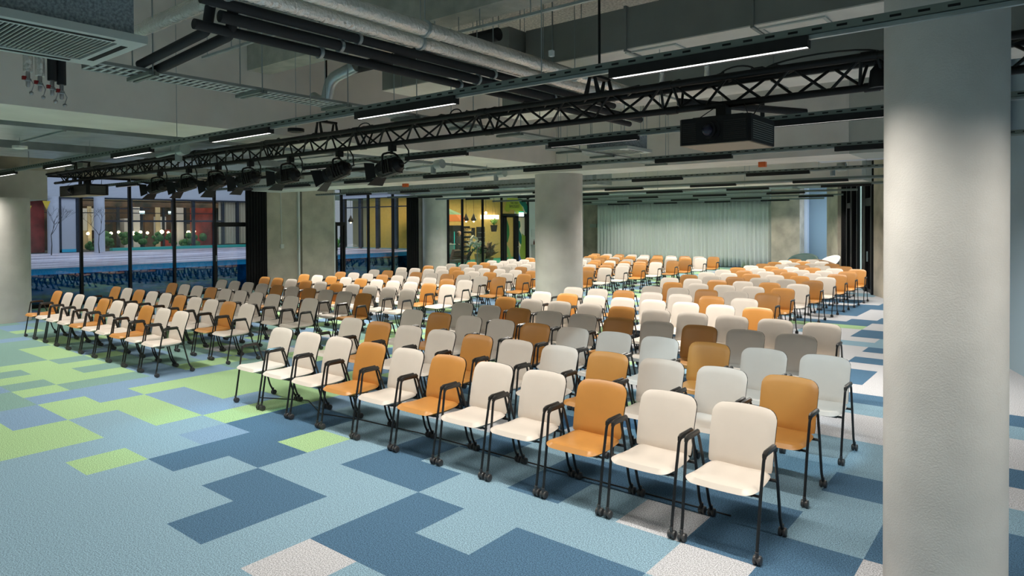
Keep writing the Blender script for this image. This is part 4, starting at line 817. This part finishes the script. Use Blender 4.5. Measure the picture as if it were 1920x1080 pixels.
t = thing('drinks_fridge', 'tall black drinks fridge behind the person', 'fridge', (-26.5, 27.9, 0)); bx('body', 'projector', t, -26.95, -26.45, 27.5, 28.4, 0, 2.05); bx('lit_stripe', 'exitgreen', t, -26.45, -26.44, 27.6, 27.64, .4, 1.7)
def shelf():
    t = thing('snack_shelf', 'black shelf rack filled with packaged goods', 'shelf', (-26.4, 28.7, 0)); bx('case', 'projector', t, -26.95, -26.5, 28.42, 29.0, 0, 2.0)
    for k in range(6): bx('shelf_board', 'galv', t, -26.5, -26.25, 28.45, 28.97, .3+k*.28, .32+k*.28); part('goods', 'goods', t, lambda b_: [b_.box(-26.48, -26.3, 28.47+i*.09, 28.54+i*.09, .32+k*.28, .47+k*.28) for i in range(5)], kind='stuff')
shelf()
for a, lb in (((-26.99, -26.95, 29.3, 29.95, 1.33, 1.9), 'black menu board on the yellow wall'),): o = tbox('menu_board', 'projector', lb, 'board', *a)
t = thing('wall_niche_shelf', 'black arched shelf on the yellow wall with bottles', 'shelf', (-26.9, 30.4, .4)); bx('back', 'projector', t, -26.99, -26.93, 30.1, 30.8, .4, 1.95)
for k in range(4): bx('board', 'galv', t, -26.93, -26.8, 30.15, 30.75, .7+k*.3, .72+k*.3)
def potplant(x, y, z, r, h, pm, lm, label, spread=.5, n=26, seed=1, hang=False, name='potted_plant'):
    t = thing(name, label, 'plant', (x, y, z)); rr_ = random.Random(seed)
    part('pot', pm, t, lambda b_: b_.lathe((x, y, z), [(r*.72, 0), (r, h), (r*.86, h), (r*.8, h*.8)], 20))
    def lv(b_):
        for _ in range(n):
            g = rr_.uniform(0, 6.28); L = spread*rr_.uniform(.6, 1.2); e = rr_.uniform(.3, 1.25); p0 = Vector((x, y, z+h*.9)); p1 = p0+Vector((math.cos(g)*L*.5*math.cos(e), math.sin(g)*L*.5*math.cos(e), L*.6*math.sin(e)+.05)); p2 = p0+Vector((math.cos(g)*L*math.cos(e)*1.2, math.sin(g)*L*math.cos(e)*1.2, L*.75*math.sin(e)))
            s_ = Vector((-math.sin(g), math.cos(g), 0))*L*.07
            b_.add([p0, p1+s_, p2, p1-s_], [(0, 1, 2, 3)])
    part('foliage', lm, t, lv)
    if hang: part('hanger', 'cable', t, lambda b_: (b_.cyl((x-r, y, z+h), (x, y, 3.6), .006, 5), b_.cyl((x+r, y, z+h), (x, y, 3.6), .006, 5)))
potplant(-24, 28.22, 1.70, .2, .36, 'projector', 'palmleaf', 'green plant in a black hanging pot above the dried plants', .55, 34, 3, True)
potplant(-22.8, 25.7, .02, .30, .58, 'terra', 'leaf', 'leafy plant in a light wooden planter', .6, 30, 5)
potplant(-23.6, 27.3, .02, .28, .30, 'terra', 'palm', 'large brown dried palm arrangement near the cafe door', 1.15, 90, 6)
potplant(-23.3, 26.7, .02, .22, .25, 'tealbox', 'palm', 'smaller brown dried plant left of the large one', .6, 50, 9)
potplant(-31.2, 23.2, .6, .2, .25, 'projector', 'leaf', 'dark leafy plant seen through the second window, right one', .9, 18, 11); potplant(-33.0, 23.0, .6, .2, .25, 'projector', 'leaf', 'dark leafy plant seen through the second window, left one', 1.4, 26, 12)
def flowers():
    t = thing('flower_vase', 'white lily arrangement on a slim metal stand', 'flowers', (-22.5, 25.1, 0)); part('stand', 'galv', t, lambda b_: (b_.cyl((-22.5, 25.15, 0), (-22.5, 25.15, 1.0), .02, 10), b_.lathe((-22.5, 25.15, 0), [(.14, 0), (.14, .015), (.02, .03)], 16))); rr_ = random.Random(2)
    part('petals', 'flower', t, lambda b_: [b_.ball((-22.5+rr_.uniform(-.25, .25), 24.98+rr_.uniform(-.36, .36), 1.08+rr_.uniform(-.1, .18)), rr_.uniform(.03, .08), 7, 5) for _ in range(34)])
    part('tall_petals', 'flower', t, lambda b_: b_.tube([(-22.5, 24.75, 1.15), (-22.5, 24.7, 1.38), (-22.5, 24.85, 1.5), (-22.5, 25.1, 1.4), (-22.5, 25.2, 1.28)], [.05, .07, .08, .07, .03], 8))
    part('leaves', 'leaf', t, lambda b_: [b_.ball((-22.5+rr_.uniform(-.25, .25), 25.0+rr_.uniform(-.36, .36), .9+rr_.uniform(-.15, .25)), rr_.uniform(.03, .07), 7, 5) for _ in range(20)])
flowers()
t = thing('stroller', 'dark folded frame leaning by the flowers', 'cart', (-22.6, 24.6, 0)); part('frame', 'projector', t, lambda b_: (b_.cyl((-22.6, 24.0, .05), (-22.6, 24.75, .75), .06, 8), b_.cyl((-22.6, 24.25, .05), (-22.6, 24.95, .8), .035, 8), b_.cyl((-22.6, 24.7, .75), (-22.6, 24.75, 1.05), .025, 8))); part('wheel', 'caster', t, lambda b_: b_.lathe((-22.62, 24.05, .1), [(.02, 0), (.1, .005), (.1, .03), (.02, .035)], 16, axis='x'))
def armchair():
    x, y = -22.3, 23.5; t = thing('club_armchair', 'brown leather lounge chair inside the cafe glazing', 'armchair', (x, y, 0))
    part('backrest', 'leather', t, lambda b_: b_.prism([(x-.3, y-.25, .42), (x-.3, y-.05, .9), (x-.3, y+.32, .9), (x-.3, y+.36, .42)], (.12, 0, 0)))
    for k in range(4): part('back_cushion', 'leather', t, lambda b_: b_.tube([(x-.15, y-.24+.05*k, .47+.115*k), (x-.15, y+.34, .47+.115*k)], .06, 10))
    part('seat', 'leather', t, lambda b_: b_.box(x-.3, x+.3, y-.42, y+.36, .28, .42, .05)); part('armrest', 'leather', t, lambda b_: b_.box(x-.3, x+.28, y+.32, y+.42, .3, .56, .03)); part('pedestal', 'black', t, lambda b_: (b_.cyl((x, y, .02), (x, y, .3), .03, 10), b_.lathe((x, y, 0), [(.26, 0), (.26, .015), (.03, .03)], 20)))
armchair()
def person():
    x, y = -25.5, 27.0; t = thing('person', 'person in a dark grey shirt and pale cap standing at the counter', 'person', (x, y, 0))
    sk = {'p': (0, 0, .95), 'w': (0, 0, 1.10), 'c': (0, .01, 1.32), 'n': (0, .01, 1.47), 'sl': (-.0, -.17, 1.40), 'sr': (0, .17, 1.40), 'el': (-.03, -.22, 1.14), 'er': (.05, .20, 1.14), 'hl': (.12, -.18, 1.02), 'hr': (.18, .14, 1.03), 'tl': (0, -.09, .9), 'tr': (0, .09, .9), 'kl': (.02, -.10, .5), 'kr': (0, .10, .5), 'al': (0, -.10, .09), 'ar': (-.02, .10, .09), 'fl': (.13, -.10, .04), 'fr': (.12, .10, .04)}
    ed = [('p', 'w'), ('w', 'c'), ('c', 'n'), ('c', 'sl'), ('c', 'sr'), ('sl', 'el'), ('el', 'hl'), ('sr', 'er'), ('er', 'hr'), ('p', 'tl'), ('tl', 'kl'), ('kl', 'al'), ('al', 'fl'), ('p', 'tr'), ('tr', 'kr'), ('kr', 'ar'), ('ar', 'fr')]
    rad = dict(p=.14, w=.125, c=.15, n=.055, sl=.07, sr=.07, el=.048, er=.048, hl=.032, hr=.032, tl=.10, tr=.10, kl=.065, kr=.065, al=.045, ar=.045, fl=.035, fr=.035)
    ks = list(sk); me = bpy.data.meshes.new('body'); me.from_pydata([sk[k] for k in ks], [(ks.index(a), ks.index(b_)) for a, b_ in ed], [])
    o = bpy.data.objects.new('body', me); col.objects.link(o); o.parent = t; me.materials.append(M['shirt'])
    s_ = o.modifiers.new('skin', 'SKIN'); 
    for k, v_ in zip(ks, me.skin_vertices[0].data): v_.radius = (rad[k], rad[k]); v_.use_root = (k == 'p')
    ss = o.modifiers.new('sub', 'SUBSURF'); ss.levels = 2; ss.render_levels = 2
    part('head', 'skin', t, lambda b_: (b_.ball((x+.01, y+.02, 1.60), .095, 16, 10, 1.25), b_.ball((x+.10, y+.03, 1.585), .018, 8, 6), b_.cyl((x, y+.02, 1.45), (x, y+.02, 1.54), .05, 12), b_.ball((x, y+.115, 1.60), .025, 8, 6)))
    part('hair', 'hair', t, lambda b_: b_.ball((x-.02, y+.015, 1.63), .098, 14, 8, 1.1)); part('cap', 'cap', t, lambda b_: b_.lathe((x, y+.02, 1.66), [(.105, 0), (.10, .04), (.05, .075), (.01, .08)], 16))
    for s in (-1, 1):
        part('hand', 'skin', t, lambda b_: (b_.ball((x+.14+.03*(s > 0), y+s*.16, 1.02), .035, 8, 6, .7), [b_.cyl((x+.16+.03*(s > 0), y+s*.16+.016*(q-1.5), 1.02), (x+.215+.03*(s > 0)-.006*abs(q-1), y+s*.16+.018*(q-1.5), .995), .008, 6) for q in range(4)], b_.cyl((x+.14+.03*(s > 0), y+s*.16-s*.03, 1.02), (x+.18+.03*(s > 0), y+s*.16-s*.055, 1.01), .009, 6)))
person()

# ------------------------------------------------------------------ right-hand glazing, skewed wall
def right_window():
    p0, p1 = Vector((-4.03, 21.8, 0)), Vector((-6.15, 27.6, 0)); d_ = (p1-p0); L = d_.length; u = d_.normalized(); nn = u.cross(Vector((0, 0, 1)))
    t = thing('window_4', None, None, tuple(p0)); t['kind'] = 'structure'
    def slab(name, m_, a, b_, z0, z1, t0=0, t1=.12):
        pa, pb = p0+u*a, p0+u*b_; q = MB(); q.prism([(pa+nn*t0).to_tuple(), (pb+nn*t0).to_tuple(), (pb+nn*t1).to_tuple(), (pa+nn*t1).to_tuple()], (0, 0, 1)); q.v = [(v[0], v[1], z0 if v[2] < .5 else z1) for v in q.v]; return q.build(name, M[m_], t)
    slab('frame', 'frame', 0, L, 0, .1); slab('frame', 'frame', 0, L, 3.9, ZS)
    for a in (0, 1.05, 1.25, 2.5, 3.6, 3.8, 4.7, 6.0): slab('mullion', 'frame', a, a+.14, 0, 3.9, -.06, .12)
    slab('transom', 'frame', .1, 1.1, 2.62, 2.85, -.05, .12); slab('transom', 'frame', 3.7, 4.8, 2.62, 2.80, -.05, .12)
    slab('pane', 'windowlit', .14, .42, .1, 3.9, .03, .05); slab('panel', 'darkglass', .42, 1.05, .1, 3.9, .03, .05)
    slab('panel', 'darkglass', 1.39, 2.2, .1, 3.9, .03, .05); slab('pane', 'windowlit', 2.2, 2.5, .1, 3.9, .03, .05); slab('panel', 'darkglass', 2.64, 3.6, .1, 3.9, .03, .05); slab('pane', 'windowlit', 3.94, 4.1, .1, 3.9, .03, .05)
    slab('panel', 'darkglass', 4.1, 4.7, .1, 3.9, .03, .05); slab('panel', 'darkglass', 4.84, L, .1, 3.9, .03, .05)
    h_ = slab('handle', 'galv', .5, .53, .95, 1.25, -.1, -.07)
right_window()
o = tbox('pale_panel', 'pale', 'tall pale blue strip panel between the stained pier and the blue wall', 'panel', -8.90, -8.58, 31.92, 32.2, 0, 3.9)
o = tbox('pipe_chase', 'bulk', 'grey box hanging on the dark wall left of the sage curtain', 'box', -19.9, -19.5, 31.6, 31.9, 1.9, 2.1)
